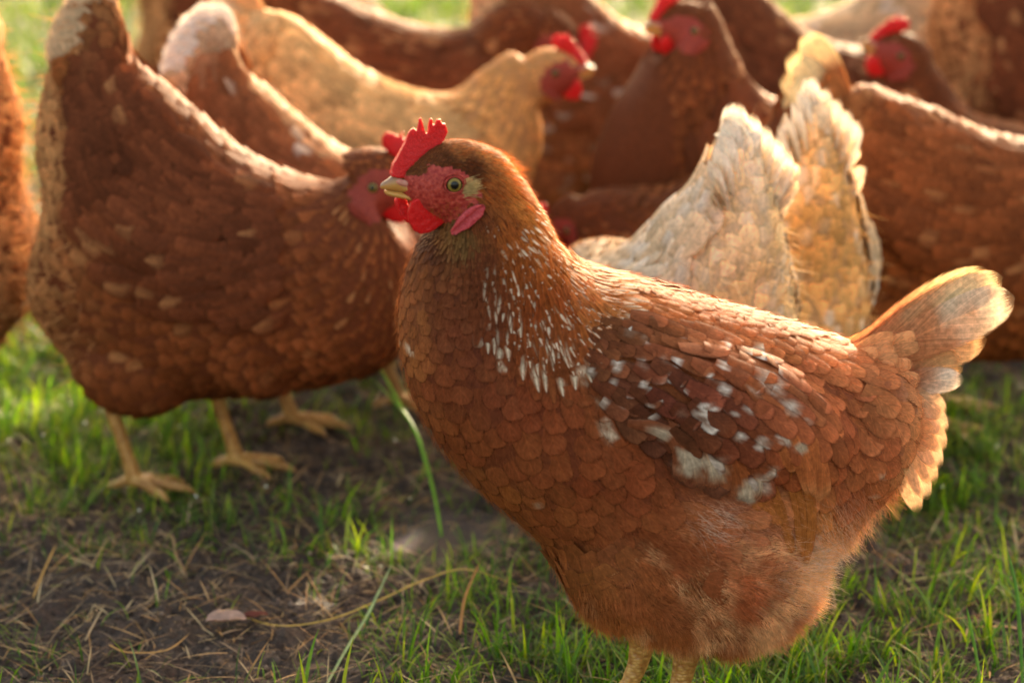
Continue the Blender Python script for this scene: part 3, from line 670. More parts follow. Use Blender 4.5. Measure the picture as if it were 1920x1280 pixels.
    # ear tuft, pale
    e = np.array([fr.loc(874+rng.normal(0, 6), 351+rng.normal(0, 6), .02) for _ in range(420)]); pe, ne = snap(bvh, e)
    for sgn in (1, -1):
        q = pe*np.array([1, sgn, 1]); nq = ne*np.array([1, sgn, 1]); n = len(q)
        D = norm(pxdir(q, np.tile([[.9, -.2]], (n, 1)))+nq*.35+rng.normal(0, .12, (n, 3)))
        t_ = strands(q, nq, D, rng.uniform(.003, .0075, n), .00022, lin((214, 186, 138))*.8*rng.uniform(.7, 1.2, (n, 1)), rng, .1, 3); t_['m'] = 2; parts.append(t_)
    body = build('body', parts, [M_F, M_FACE, M_FL], root)
    # ---- wings
    WK = np.array([(1075,610,.85,.5,30,24,124,72,50),(1130,600,.9,.45,36,26,132,78,54),(1180,600,.9,.45,44,28,140,80,56),(1250,600,.95,.45,60,32,168,98,68),(1340,640,.85,.55,66,34,170,98,68),
      (1130,670,.8,.55,40,30,120,68,50),(1200,680,.8,.6,44,32,112,60,48),(1280,690,.8,.6,50,34,122,66,50),(1380,700,.75,.65,62,34,158,88,62),(1150,740,.7,.7,50,38,108,62,48),
      (1220,760,.65,.75,62,42,116,68,50),(1300,770,.65,.75,64,42,124,68,50),(1380,790,.55,.85,64,36,142,76,52),(1440,780,.6,.8,70,34,160,90,60),(1180,800,.7,.7,60,40,100,60,48),(1250,830,.6,.75,70,46,106,62,50),
      (1330,850,.6,.8,66,44,112,64,50),(1430,840,.4,.9,60,32,168,96,60),(1470,740,.7,.75,62,34,166,94,64)], float)
    def wctrl(px):
        d2 = ((px[:, None]-WK[None, :, :2])**2).sum(-1)+100; wt = d2**-2.2; wt /= wt.sum(1, keepdims=True); return wt@WK[:, 2:]
    P, Q = sample_surface(V, F, Nv, 60000, rng); px = fr.ppx(P); cov_poly = [(1060,600),(1120,562),(1200,565),(1300,592),(1400,640),(1470,700),(1490,770),(1460,800),(1400,808),(1340,842),(1230,812),(1150,768),(1105,715),(1060,650)]
    k = inpoly(px, cov_poly) & (np.abs(P[:, 1]) > .03)
    P, Q, px = P[k], Q[k], px[k]; c = wctrl(px); ax_ = np.array([-.78, 0, -.62]); s = poisson(P-ax_*((P@ax_)*.25)[:, None], mm*(8+c[:, 3]*.52)); P, Q, px, c = P[s], Q[s], px[s], c[s]
    cen = np.array([1290., 720.]); 
    ax = norm(np.array([[.9, .42]]))[0]; dl = px-cen; al = dl@ax; ac = dl[:, 0]*-ax[1]+dl[:, 1]*ax[0]
    thick = .0055*np.clip(1-(np.abs(ac)/150)**3, .3, 1)*np.clip(1-(np.abs(al)/270)**3, .25, 1)
    for sgn in (1, -1):
        i = np.where(P[:, 1]*sgn > 0)[0]; n = len(i); D = norm(pxdir(P[i], c[i, :2])+rng.normal(0, .08, (n, 3)))
        L = c[i, 2]*mm*rng.uniform(.9, 1.2, n)*1.5; W = c[i, 3]*mm*rng.uniform(.92, 1.1, n)*1.3
        p0, p1, p2, nn = lay(bvh, P[i]-D*L[:, None]*.38, Q[i], D, L, .0030*rng.uniform(.85, 1.15, n))
        p0 = p0+Q[i]*thick[i, None]; p1 = p1+Q[i]*thick[i, None]; p2 = p2+Q[i]*(thick[i, None]*.75)
        colr = lin(c[i, 4:7])*.84*rng.uniform(.8, 1.2, (n, 1))*(1+rng.normal(0, .035, (n, 3)))
        pk = np.clip(rng.uniform(-.6, 1.6, n), 0, 1)
        def cw(c_, pos, UV):
            v = UV[..., 1:2]; u = np.abs(UV[..., 0:1])
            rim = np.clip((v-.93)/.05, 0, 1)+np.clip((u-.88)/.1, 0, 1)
            c_ = c_*(1+.26*np.clip((v-.66)/.2, 0, 1)-.24*np.clip((.66-v)/.3, 0, 1))*(1-.45*np.clip(rim, 0, 1))  # coverts too: own pattern with the shade under overlapping feathers painted in
            m = blotch(pos)*pk[:, None, None, None]*np.clip((fbm(pos, 420, 3, 21)[..., None]-.28)*3.4, .2, 1); return c_*(1-m)+lin((242, 228, 214))*.85*m
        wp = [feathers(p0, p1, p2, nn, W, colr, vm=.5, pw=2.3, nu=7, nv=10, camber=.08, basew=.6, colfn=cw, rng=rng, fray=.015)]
        # flight feathers: dark secondaries below the coverts, golden primaries, loose tertials
        FLT = []
        for j in range(10):
            t = j/9; FLT.append(((1125+190*t, 715+75*t), (1200+165*t, 838+52*t-14*t*t+rng.uniform(-4, 4)), 52, (112+26*t, 64+12*t, 46), 4.6-.16*j, (128, 80, 62)))
        for j in range(9):
            t = j/8; FLT.append(((1325+60*t, 815-15*t), (1385+150*t, 888+90*t), 24, (160, 98, 54), .8+.25*j, (178, 112, 64)))
        for j in range(9):
            t = j/8; FLT.append(((1345+120*t, 725+0*t), (1395+125*t, 838+48*t+rng.uniform(-12, 12)), 32, (166, 96, 62), 4.6+.3*(j % 3), (206, 140, 98)))
        a0 = []; a1 = []; a2 = []; an = []; aw = []; acl = []; atc = []
        for (b, t_, wd, cc, h, tc) in FLT:
            A = fr.loc(*b); B = fr.loc(*t_); A[1] = B[1] = sgn*.12; q, nq = snap(bvh, np.array([A, (A+B)/2, B])); nq[:, 1] = np.abs(nq[:, 1])*sgn
            off = nq*(h*.001+.001); q = q+off; a0.append(q[0]-nq[0]*.001); a2.append(q[2]); a1.append(2*q[1]-.5*q[0]-.5*q[2]); an.append(norm(nq.mean(0))); aw.append(wd*mm); acl.append(lin(cc)*rng.uniform(.85, 1.15)); atc.append(lin(tc))
        atc = np.array(atc)
        def cz(c_, pos, UV):
            v = UV[..., 1:2]; m = np.clip((v-.8)/.2, 0, 1); c_ = c_*(1-m)+atc[:, None, None]*m
            b_ = blotch(pos)*.8; return c_*(1-b_)+lin((222, 206, 184))*.72*b_
        wp.append(feathers(np.array(a0), np.array(a1), np.array(a2), np.array(an), np.array(aw), np.array(acl), vm=.68, pw=2.6, nu=7, nv=14, camber=.13, colfn=cz, rng=rng, fray=.01))
        build('wing', wp, M_F, root)
    # ---- tail
    T = []
    for j, (tp, tip, wd, y, tc) in enumerate([
        ((1590,668),(1850,506),70,.000,(240,218,176)),((1592,674),(1876,518),86,.004,(240,222,190)),((1600,690),(1892,552),116,.009,(240,226,210)),
        ((1612,704),(1846,634),92,.003,(222,190,158)),((1622,714),(1800,678),84,.007,(206,166,130)),((1640,724),(1786,696),58,.020,(242,230,220)),
        ((1640,690),(1750,762),66,.022,(222,190,164)),((1646,690),(1750,792),64,.024,(226,196,170)),((1650,700),(1744,824),64,.026,(222,188,158)),((1648,710),(1734,854),62,.028,(228,198,172)),((1642,720),(1722,882),60,.030,(222,188,158)),((1634,730),(1708,908),58,.032,(226,196,168)),((1622,745),(1690,930),54,.034,(222,188,158))]):
        for s in ((1, -1) if y > 0 else (1,)): T.append((tp, tip, wd, y*s, (190-3*j, 128-3*j, 94-2*j), tc))
    tb = ML([t[0] for t in T]); tt = ML([t[1] for t in T])
    tl = [tail_feathers(tb, tt, np.array([t[2]*mm for t in T]), [t[3] for t in T], lin(np.array([t[4] for t in T]))*rng.uniform(.9, 1.1, (len(T), 1)), lin(np.array([t[5] for t in T]))*np.array([.92, .84, .74]), .06, rng, 20)]
    # tail coverts
    nC = 46; u = rng.uniform(0, 1, nC); A = np.array([(1570+60*a+rng.uniform(-15, 15), 662+120*b+rng.uniform(-8, 8)) for a, b in zip(u, rng.random(nC))])
    for s in (1, -1):
        B = A+np.c_[rng.uniform(60, 100, nC), -50+.0*A[:, 0]+(A[:, 1]-650)*.62+rng.uniform(-8, 8, nC)]
        a = ML(A); b = ML(B); yy = (.012+.028*np.clip((A[:, 1]-650)/120, 0, 1))*s
        cc = lin(np.array([(206, 146, 108)]))*rng.uniform(.85, 1.25, (nC, 1)); tl.append(tail_feathers(a, b, np.full(nC, 34*mm), yy, cc, cc*1.15, .05, rng, 9))
    build('tail', tl, M_T, root)
    head_parts(root, lambda p: p, 1.0, bvh, True, rng)
    for s, fpx, kpx in ((1, (1238, 1392), (1292, 1215)), (-1, (1158, 1365), (1208, 1205))):
        k_ = fr.loc(*kpx, s*.034); r = ray(*fpx); f0 = fr.loc(*fpx, s*.034); f0[2] = .0
        leg(root, f0, k_, s, .0072)
    return root
def px_x(fr, V): return fr.ppx(V)[:, 0]

# ------------------------------------------------------------------ the rest of the flock
def flock_hen(seed, fr, st_local, eye, beak_tip, tail, pal, label, dens=1.0, feet=None, white=.06, vox=.0045, mid=None):
    """st_local: neck-to-rump stations in local metres; eye/beak_tip local (x,z); tail=(base,tip,width,fan)"""
    rng = np.random.default_rng(seed); root = thing('hen', fr, label, 'hen', 'brown laying hens')
    f, k = sim(HANCH[0], HANCH[1], eye, beak_tip)
    hs = st_map(MF, HEAD_ST, (f, k)); st = list(st_local)+hs
    Vl, Fl, cp = loft(st, 72, 32); sol = [(Vl.reshape(-1, 3), [Fl, cp])]
    L = np.asarray(st_local); C = (L[:, :2]+L[:, 2:4])/2
    # thighs under the middle of the body, wing pads on the sides
    m = len(L); mid = int(m*.36) if mid is None else mid; i3 = mid; b3 = L[i3, 2:4]; axv = C[int(m*.6)]-C[int(m*.12)]; ang = math.atan2(axv[1], axv[0]); bl = np.linalg.norm(axv)
    for s in (1, -1):
        sol.append(ellipsoid((b3[0]-.005, s*.036, b3[1]+.035), (.058, .034, .05), -.2))
        c = C[mid]; sol.append(ellipsoid((c[0]+.01, s*.046, c[1]), (bl*.45, .040, .045), ang))
    V, F, Nv = remesh(sol, vox, 6); bvh = bvh_of(V, F)
    P, Q = sample_surface(V, F, Nv, int(12000*dens), rng)
    LV = Vl.reshape(-1, 3); ii = np.empty(len(P), int)
    for a in range(0, len(P), 2000):
        ii[a:a+2000] = ((P[a:a+2000, None]-LV[None])**2).sum(-1).argmin(1)
    ri, si = ii//32, ii % 32
    t = ri/71; ang_ = np.abs(((si/32*2*math.pi)+math.pi) % (2*math.pi)-math.pi)/math.pi          # 0 top .. 1 bottom
    lo = Vl[np.clip(ri-2, 0, 71), si]; hi = Vl[np.clip(ri+2, 0, 71), si]; D = norm(lo-hi)
    D = norm(D+np.array([0, 0, -.35])*np.clip(ang_*1.6, 0, 1)[:, None])
    ns = m/(m+7); tn = t/ns
    neckm = np.clip((tn-.70)/.12, 0, 1); tm_ = mid/m; rear = np.clip((tm_*1.0-tn)/.14, 0, 1)*np.clip((ang_-.50)/.2, 0, 1)
    wing = (tn > .14) & (tn < .62) & (ang_ > .18) & (ang_ < .52)
    inv, _ = sim(eye, beak_tip, HANCH[0], HANCH[1])
    hp = MF.ppx(np.c_[inv(P[:, [0, 2]])[:, 0], np.zeros(len(P)), inv(P[:, [0, 2]])[:, 1]])
    face = inpoly(hp, FACE_POLY)
    Ln = .030*(1-neckm)+.020*neckm; Wn = .019*(1-neckm)+.0062*neckm; hd = tn > 1.0; Ln = np.where(hd, .009, Ln); Wn = np.where(hd, .0045, Wn)
    Ln = np.where(wing, .034, Ln)
    ok = ~face & ~(hp[:, 0] < 760); sel = np.where(ok)[0]
    sel = sel[poisson(P[sel], (.0030+Wn[sel]*.42)/math.sqrt(dens) if dens < 1 else .0030+Wn[sel]*.42)]
    P, Q, D, tn, ang_, neckm, rear, wing, Ln, Wn = [a[sel] for a in (P, Q, D, tn, ang_, neckm, rear, wing, Ln, Wn)]
    n = len(P); D = norm(D+rng.normal(0, .1, (n, 3)))
    col = lin(pal['body'])[None]*np.ones((n, 1)); mixin = lambda c0, key, m_: c0*(1-m_[:, None])+lin(pal[key])*m_[:, None]
    top = np.clip((.3-ang_)/.3, 0, 1)
    col = mixin(col, 'back', top*(1-neckm)); col = mixin(col, 'neck', neckm); col = mixin(col, 'wing', wing*1.0); col = mixin(col, 'rear', rear)
    rt = np.clip((.16-tn)/.12, 0, 1); col = mixin(col, 'rump', rt*.8)
    mott = fbm(P, 28, 3, seed); col = col*(.6+.8*mott)[:, None]*rng.uniform(.78, 1.22, (n, 1))
    wh = rng.random(n) < white*(1+2*(fbm(P, 20, 2, seed+5) > .55)); patch = lin(pal.get('fleck', (178, 124, 88))); wstr = rng.uniform(.15, .8, n)
    L_ = Ln*rng.uniform(.85, 1.2, n); W_ = Wn*rng.uniform(.9, 1.15, n)*1.15/math.sqrt(min(dens, 1))
    p0, p1, p2, nn = lay(bvh, P-D*L_[:, None]*.2, Q, D, L_, np.where(neckm > .5, .0018, .0032)*rng.uniform(.7, 1.3, n))
    def cf(sel_):
        w_ = wh[sel_][:, None, None, None]
        def g(c_, pos, UV):
            v = UV[..., 1:2]; u = np.abs(UV[..., 0:1])
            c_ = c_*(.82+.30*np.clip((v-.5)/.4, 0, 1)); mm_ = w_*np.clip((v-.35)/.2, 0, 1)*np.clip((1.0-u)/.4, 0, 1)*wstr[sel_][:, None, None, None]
            return c_*(1-mm_)+patch*mm_
        return g
    skinc = lin(pal['body'])*.7
    fc = V[F].mean(1); q = inv(fc[:, [0, 2]]); fq = MF.ppx(np.c_[q[:, 0], np.zeros(len(q)), q[:, 1]]); fm = np.where((inpoly(fq, FACE_POLY) | (fq[:, 0] < 760)) & (fq[:, 1] < 425) & (fq[:, 1] > 250), 1, 0)
    parts = [dict(v=V, f=F, c=skinc, m=fm)]
    b_ = np.where(~wing)[0]
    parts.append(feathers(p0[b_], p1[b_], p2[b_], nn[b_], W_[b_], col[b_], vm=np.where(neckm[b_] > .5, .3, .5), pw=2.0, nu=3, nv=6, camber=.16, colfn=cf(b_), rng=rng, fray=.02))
    # down at the rear and along the outline
    Pf, Qf = P[rear > .2], Q[rear > .2]
    if len(Pf):
        r_ = 4; Pf = np.repeat(Pf, r_, 0)+rng.normal(0, .004, (len(Pf)*r_, 3)); Qf = np.repeat(Qf, r_, 0)
        Df = norm(Qf*.35+np.array([-.5, 0, -.3])+rng.normal(0, .35, Qf.shape)); s_ = strands(Pf, Qf, Df, rng.uniform(.010, .022, len(Pf)), .0005, np.tile(lin(pal['rear']), (len(Pf), 1))*rng.uniform(.8, 1.3, (len(Pf), 1)), rng, .4, 2); s_['m'] = 2; parts.append(s_)
    build('body', parts, [M_F, M_FACE2, M_FL], root)
    for s in (1, -1):
        w_ = np.where(wing & (P[:, 1]*s > 0))[0]
        if not len(w_): continue
        th = .008; wp = [feathers(p0[w_]+Q[w_]*th, p1[w_]+Q[w_]*th, p2[w_]+Q[w_]*th*.6, nn[w_], W_[w_]*1.1, col[w_], vm=.5, pw=2.2, nu=3, nv=6, camber=.16, colfn=cf(w_), rng=rng)]
        # flight feathers folded along the lower edge of the wing
        c = C[mid]; dirv = -axv/bl; nf = 9; a0 = []; a1 = []; a2 = []; an = []
        for j in range(nf):
            q0 = np.array([c[0]-dirv[0]*(.03-.008*j), s*.12, c[1]-.004-.002*j]); q2 = q0+np.array([dirv[0]*.085, 0, dirv[1]*.085-.018+.003*j]); qq, nq = snap(bvh, np.array([q0, (q0+q2)/2, q2])); nq[:, 1] = np.abs(nq[:, 1])*s
            qq = qq+nq*(.005-.0003*j); a0.append(qq[0]); a1.append(2*qq[1]-.5*qq[0]-.5*qq[2]); a2.append(qq[2]); an.append(norm(nq.mean(0)))
        wp.append(feathers(np.array(a0), np.array(a1), np.array(a2), np.array(an), np.full(nf, .015), lin(pal['wing'])*rng.uniform(.7, 1.1, (nf, 1)), vm=.7, pw=2.5, nu=3, nv=8))
        build('wing', wp, M_F, root)
    # tail: tent of broad feathers around a base->tip axis
    tb, tt, tw, nfan = tail; tb = np.array(tb); tt = np.array(tt); d = tt-tb; Lt = np.linalg.norm(d); B = []; E = []; Y = []; Wd = []; Cc = []; Tc = []
    for j in range(nfan):
        a = j/max(nfan-1, 1); rot = math.radians(62*a)*pal.get('fan', 1); cr, sr = math.cos(rot), math.sin(rot)
        dd = np.array([d[0]*cr-d[1]*sr, d[0]*sr+d[1]*cr])*(1-.38*a)
        for s in (1, -1):
            B.append(tb+np.array([0, -.01*a])); E.append(tb+dd); Y.append(s*(.004+.034*a)*pal.get('spread', 1)); Wd.append(tw*(1-.15*a))
            Cc.append(lin(pal['rump'])*rng.uniform(.85, 1.1)); Tc.append(lin(pal['tail'])*rng.uniform(.85, 1.05))
    tl = [tail_feathers(B, E, np.array(Wd), Y, np.array(Cc), np.array(Tc), -.03, rng, 14)]
    # coverts that close the tail off from the body
    nc = int(60*dens); a = rng.random(nc); g = rng.uniform(-.01, .05, nc); sg = np.where(rng.random(nc) < .5, 1, -1)
    rot = np.radians(66)*a*pal.get('fan', 1); dn = d/Lt; dx = dn[0]*np.cos(rot)-dn[1]*np.sin(rot); dz = dn[0]*np.sin(rot)+dn[1]*np.cos(rot)
    Bc = np.c_[tb[0]+dx*g*.8-dn[0]*.02, tb[1]+dz*g*.8-dn[1]*.02-.01*a]; Ec = Bc+np.c_[dx, dz]*.038
    cc = (lin(pal['rump'])*.6+lin(pal['back'])*.4)*rng.uniform(.75, 1.25, (nc, 1))
    tl.append(tail_feathers(Bc, Ec, np.full(nc, .019), sg*(.012+.034*a), cc, cc*1.2, .05, rng, 6))
    build('tail', tl, M_T, root)
    head_parts(root, f, k, bvh, False, rng)
    for s in (1, -1):
        x0 = b3[0]+.012; fx = x0+.03 if feet is None else feet[0 if s > 0 else 1]
        leg(root, (fx, s*.036, .002), (x0-.004 if feet is None else fx-.022, s*.036, max(b3[1]+.012, .07)), s, .0066)
    return root

def px_hen(seed, X, Y, deg, rows, eye, tip, tail, pal, label, **kw):
    """a hen traced in the photograph, standing at depth Y"""
    fr = Frame(X, Y, deg); st = st_map(fr, rows)
    e = fr.loc(*eye)[[0, 2]]; b = fr.loc(*tip)[[0, 2]]; tb = fr.loc(*tail[0])[[0, 2]]; tt = fr.loc(*tail[1])[[0, 2]]
    if 'feet' in kw and kw['feet'] is not None: kw['feet'] = [fr.loc(u, 640)[0] for u in kw['feet']]
    return fr, (seed, fr, st, e, b, (tb, tt, tail[2], tail[3]), pal, label), kw
BROWN = dict(body=(124, 68, 42), back=(120, 66, 40), neck=(122, 68, 42), wing=(106, 57, 38), rear=(192, 138, 98), rump=(150, 92, 60), tail=(206, 176, 148))
DARK = dict(body=(116, 64, 38), back=(126, 74, 46), neck=(112, 60, 36), wing=(110, 62, 42), rear=(140, 92, 66), rump=(120, 72, 50), tail=(170, 120, 90))
WARM = dict(body=(140, 78, 44), back=(128, 70, 42), neck=(132, 76, 46), wing=(130, 72, 44), rear=(176, 120, 84), rump=(160, 104, 70), tail=(222, 204, 180))
BUFF = dict(body=(208, 152, 100), back=(210, 160, 110), neck=(210, 152, 98), wing=(218, 172, 124), rear=(214, 176, 136), rump=(214, 176, 138), tail=(220, 190, 160))
CREAM = dict(body=(236, 208, 172), back=(232, 208, 180), neck=(196, 142, 98), wing=(230, 202, 172), rear=(240, 210, 168), rump=(246, 234, 214), tail=(242, 234, 220), fleck=(236, 228, 216))
PALE = dict(body=(168, 108, 74), back=(194, 146, 114), neck=(150, 88, 54), wing=(142, 86, 60), rear=(196, 160, 130), rump=(206, 176, 150), tail=(230, 220, 212), fleck=(226, 212, 196))

# ------------------------------------------------------------------ traced flock
ROWS_B = [(205,-5,122,5,.008),(234,50,104,75,.018),(248,105,88,160,.030),(268,132,72,262,.042),(306,160,92,395,.060),(352,200,60,540,.070),(395,238,128,652,.078),(440,278,285,730,.082),(500,311,430,738,.082),
  (560,334,560,724,.078),(605,341,660,706,.070),(635,338,735,680,.060),(655,326,778,600,.050),(668,315,785,520,.040),(682,302,768,455,.033)]
hB = px_hen(11, -.262, 2.08, -8, ROWS_B, (716,330), (812,352), ((178,190),(176,-48),.052,5), dict(BROWN, fan=.34, spread=.7, tail=(214, 186, 158), rump=(166, 112, 78)),
   'large brown hen stooping head down on the left with both yellow feet on the mud', feet=(415, 262), mid=7)
STB = hB[1][2]; EB, TB_, TLB = hB[1][3], hB[1][4], hB[1][5]
def copy_hen(seed, X, Y, deg, pal, label, scale=1.0, tw=None, bend=0, **kw):
    """same build and pose as the stooping hen, its own feathers and colours; bend lowers the neck (degrees)"""
    fr = Frame(X, Y, deg); t = TLB; A = np.array([list(r) for r in STB]); e, b = EB.copy(), TB_.copy()
    if bend:
        pv = (A[10, :2]+A[10, 2:4])/2
        def rot(p, d):
            a = -math.radians(d); q = p-pv; return pv+np.array([q[0]*math.cos(a)-q[1]*math.sin(a), q[0]*math.sin(a)+q[1]*math.cos(a)])
        for i in range(11, len(A)):
            d = bend*(i-10)/(len(A)-11); A[i, :2] = rot(A[i, :2], d); A[i, 2:4] = rot(A[i, 2:4], d)
        e, b = rot(e, bend), rot(b, bend)
    st = [tuple(r*scale) for r in A]
    pal = dict(pal); pal.setdefault('fan', .34); pal.setdefault('spread', .7); kw.setdefault('mid', 7)
    return fr, (seed, fr, st, e*scale, b*scale, (t[0]*scale, t[1]*scale, (tw or t[2])*scale, t[3]), pal, label), kw
E_ROWS = [(470,20,452,100,.018),(540,28,455,210,.045),(605,74,490,330,.066),(680,130,570,430,.080),(760,166,690,475,.081),(820,178,805,465,.078),
  (852,174,920,415,.068),(876,156,985,350,.055),(900,134,1012,285,.042),(930,113,1015,232,.034),(962,95,1010,202,.028)]
H_ROWS = [(1650,330,1620,420,.018),(1570,255,1580,480,.050),(1490,205,1515,540,.070),(1430,175,1400,560,.080),(1396,150,1280,548,.080),(1382,125,1180,495,.075),
  (1374,100,1120,405,.066),(1364,75,1116,315,.056),(1352,45,1150,225,.045),(1338,12,1192,158,.036),(1318,-14,1222,112,.030)]
K_ROWS = [(2130,330,2120,400,.018),(2050,290,2080,450,.050),(1980,258,2000,520,.070),(1905,232,1900,540,.080),(1856,222,1790,520,.078),(1828,214,1700,460,.068),
  (1808,198,1645,390,.056),(1790,176,1622,310,.045),(1772,148,1625,240,.036),(1748,112,1636,190,.030)]
J_ROWS = [(1595,170,1570,250,.020),(1630,160,1555,400,.050),(1690,182,1575,550,.070),(1760,205,1640,640,.080),(1830,238,1760,665,.083),(1900,258,1880,668,.083),
  (1960,268,2000,650,.078),(2010,270,2100,600,.065),(2050,262,2150,520,.050),(2080,250,2160,440,.040),(2105,230,2150,370,.030)]
F_ROWS = [(480,-70,500,0,.018),(560,-40,510,80,.045),(640,0,560,180,.066),(720,28,640,270,.080),(790,50,740,310,.081),(850,56,850,320,.078),
  (890,48,950,290,.068),(925,16,975,235,.055),(960,4,985,190,.042),(1000,8,980,165,.034),(1035,30,980,145,.028)]
hens = [hB,
 px_hen(12, -.14, 2.50, 2, E_ROWS, (1042,128), (1116,130), ((500,60),(420,-70),.036,5), BUFF, 'golden buff hen with raised red comb facing right behind the stooping hen', white=.02),
 px_hen(13, .23, 2.46, 200, H_ROWS, (1272,40), (1205,52), ((1600,300),(1720,170),.036,5), DARK, 'dark brown hen standing tall behind the flock with red face turned left', white=.02),
 px_hen(14, .55, 2.62, 178, K_ROWS, (1682,95), (1612,78), ((2090,300),(2200,160),.036,5), DARK, 'brown hen at right with red comb facing left over another hen', white=.05),
 px_hen(15, .52, 2.27, 4, J_ROWS, (2148,262), (2215,280), ((1600,215),(1512,62),.036,5), dict(WARM, tail=(240, 218, 176)), 'broad russet hen cut by the right edge with a cream curled tail', white=.05, feet=(1790, 1730)),
 px_hen(16, -.13, 2.85, 0, F_ROWS, (1052,82), (1088,150), ((500,-30),(440,-160),.036,5), DARK, 'chestnut hen bending its white dappled neck behind the buff hen', white=.16),
 copy_hen(17, -.195, 2.28, -6, dict(PALE, tail=(244, 236, 228), fan=.5, rump=(220, 196, 172)), 'pale rumped brown hen with a rounded white tail behind the stooping hen', scale=.90, tw=.062, white=.08, bend=55, feet=(.075, -.02)),
 copy_hen(18, .136, 1.97, 120, dict(CREAM, fan=.36, spread=1), 'cream and white feathered hen seen from behind with its tail raised', scale=.83, dens=1.6, white=.3, bend=60),
 copy_hen(19, .240, 2.14, 104, dict(CREAM, body=(226, 178, 126), rear=(226, 178, 122), fan=.36, spread=1), 'pale golden hen seen from behind between the cream hen and the russet hen', scale=.82, tw=.06, white=.2, bend=60),
 copy_hen(20, -.62, 2.2, 172, BROWN, 'brown hen cut off by the left edge of the picture', white=.12),
 copy_hen(21, .47, 3.15, 172, dict(CREAM, body=(200, 166, 130), wing=(206, 176, 142)), 'cream hen standing at the back behind the dark faced hen at right', scale=.98, white=.1, bend=60),
 copy_hen(22, .66, 2.85, 12, BROWN, 'brown hen at the upper right corner with white dappled wing', white=.14, bend=50),
 copy_hen(23, .33, 2.85, 12, dict(DARK, back=(150, 108, 88)), 'brown hen stooping behind the tall dark hen', white=.06, bend=60),
 copy_hen(24, .11, 2.95, 12, dict(PALE, tail=(190, 140, 110)), 'pinkish brown hen with white dappled back between the buff hen and the dark hen', white=.12, bend=80),
 copy_hen(25, -.36, 3.35, 10, BROWN, 'brown hen farthest back, mostly behind the chestnut hen', white=.04, bend=70),
 copy_hen(26, .205, 2.32, 165, DARK, 'small glimpse of a stooping hen behind the neck of the front hen', scale=.78, white=.02, bend=45),
]

# ------------------------------------------------------------------ ground, puddle
def ground_h(X, Y):
    P = np.stack([X, Y], -1)
    h = (fbm(P, 6, 3, 1)-.5)*.022+(fbm(P, 45, 4, 4)-.5)*.024+(fbm(P, 200, 3, 9)-.5)*.009
    gx, gy = PUD[0], PUD[1]; d = np.hypot((X-gx)/.075, (Y-gy)/.10); h = h-(.022-.016*(fbm(P, 70, 3, 55)-.35))*np.exp(-d**2)
    return h-.004
PUD = ground_at(800, 985)[:2]
def axis(lo, hi, fine_lo, fine_hi, step, coarse):
    a = [lo]; 
    while a[-1] < hi:
        x = a[-1]; s = step if fine_lo <= x <= fine_hi else step+min(abs(x-fine_lo), abs(x-fine_hi))*coarse
        a.append(x+s)
    return np.array(a)
gx = np.concatenate([-axis(0, 80, 0, .5, .0022, .10)[1:][::-1], axis(0, 80, 0, .5, .0022, .10)])
gy = np.concatenate([2-axis(0, 40, 0, .62, .0025, .12)[1:][::-1], 2+axis(0, 160, 0, .55, .0025, .06)])
GX, GY = np.meshgrid(gx, gy); GH = ground_h(GX, GY)
far = np.clip((np.hypot(GX, GY-2)-3)/4, 0, 1); GH = GH*(1-far)
gm, t, b, out = newmat('mud')
n1 = noise_node(t, 28, 6, rough=.7); n2 = noise_node(t, 240, 5, rough=.75); n3 = noise_node(t, 5, 4)
r = ramp(t, n1.outputs[0], [(.3, (.026, .017, .012)), (.5, (.066, .042, .029)), (.72, (.15, .10, .072))])
r2 = ramp(t, n2.outputs[0], [(.32, (.45, .43, .42)), (.70, (1.5, 1.45, 1.4))])
r3 = ramp(t, n3.outputs[0], [(.35, (.8, .82, .8)), (.7, (1.15, 1.05, 1.0))])
far_ = N(t, 'ShaderNodeTexCoord'); sp = N(t, 'ShaderNodeSeparateXYZ'); t.links.new(far_.outputs['Object'], sp.inputs[0])
mr = N(t, 'ShaderNodeMapRange'); mr.inputs[1].default_value = 2.6; mr.inputs[2].default_value = 4; t.links.new(sp.outputs[1], mr.inputs[0])
gmx = N(t, 'ShaderNodeMix', data_type='RGBA'); t.links.new(mr.outputs[0], gmx.inputs[0]); t.links.new(r.outputs[0], gmx.inputs[6]); gmx.inputs[7].default_value = (.03, .055, .012, 1)
t.links.new(mulcol(t, mulcol(t, gmx.outputs[2], r2.outputs[0]), r3.outputs[0]), b.inputs['Base Color'])
rr = N(t, 'ShaderNodeMapRange'); t.links.new(n3.outputs[0], rr.inputs[0]); rr.inputs[1].default_value = .35; rr.inputs[2].default_value = .7; rr.inputs[3].default_value = .45; rr.inputs[4].default_value = .9
t.links.new(rr.outputs[0], b.inputs['Roughness'])
bp = N(t, 'ShaderNodeBump'); bp.inputs['Strength'].default_value = .9; bp.inputs['Distance'].default_value = .006
t.links.new(n2.outputs[0], bp.inputs['Height']); t.links.new(bp.outputs[0], b.inputs['Normal'])
g = build('ground', [dict(v=np.stack([GX, GY, GH], -1).reshape(-1, 3), f=grid_faces(len(gy), len(gx), False))], gm); g['kind'] = 'structure'
pm, t, b, out = newmat('puddle_water')
b.inputs['Base Color'].default_value = (.03, .025, .025, 1); b.inputs['Roughness'].default_value = .10; b.inputs['IOR'].default_value = 1.45; b.inputs['Specular IOR Level'].default_value = 1.0
nn_ = noise_node(t, 110, 5); bp = N(t, 'ShaderNodeBump'); bp.inputs['Strength'].default_value = 1.0; bp.inputs['Distance'].default_value = .012
t.links.new(nn_.outputs[0], bp.inputs['Height']); t.links.new(bp.outputs[0], b.inputs['Normal'])
a = np.linspace(0, 2*math.pi, 60, endpoint=False); rad = 1+.25*np.sin(3*a+1)+.12*np.sin(7*a)
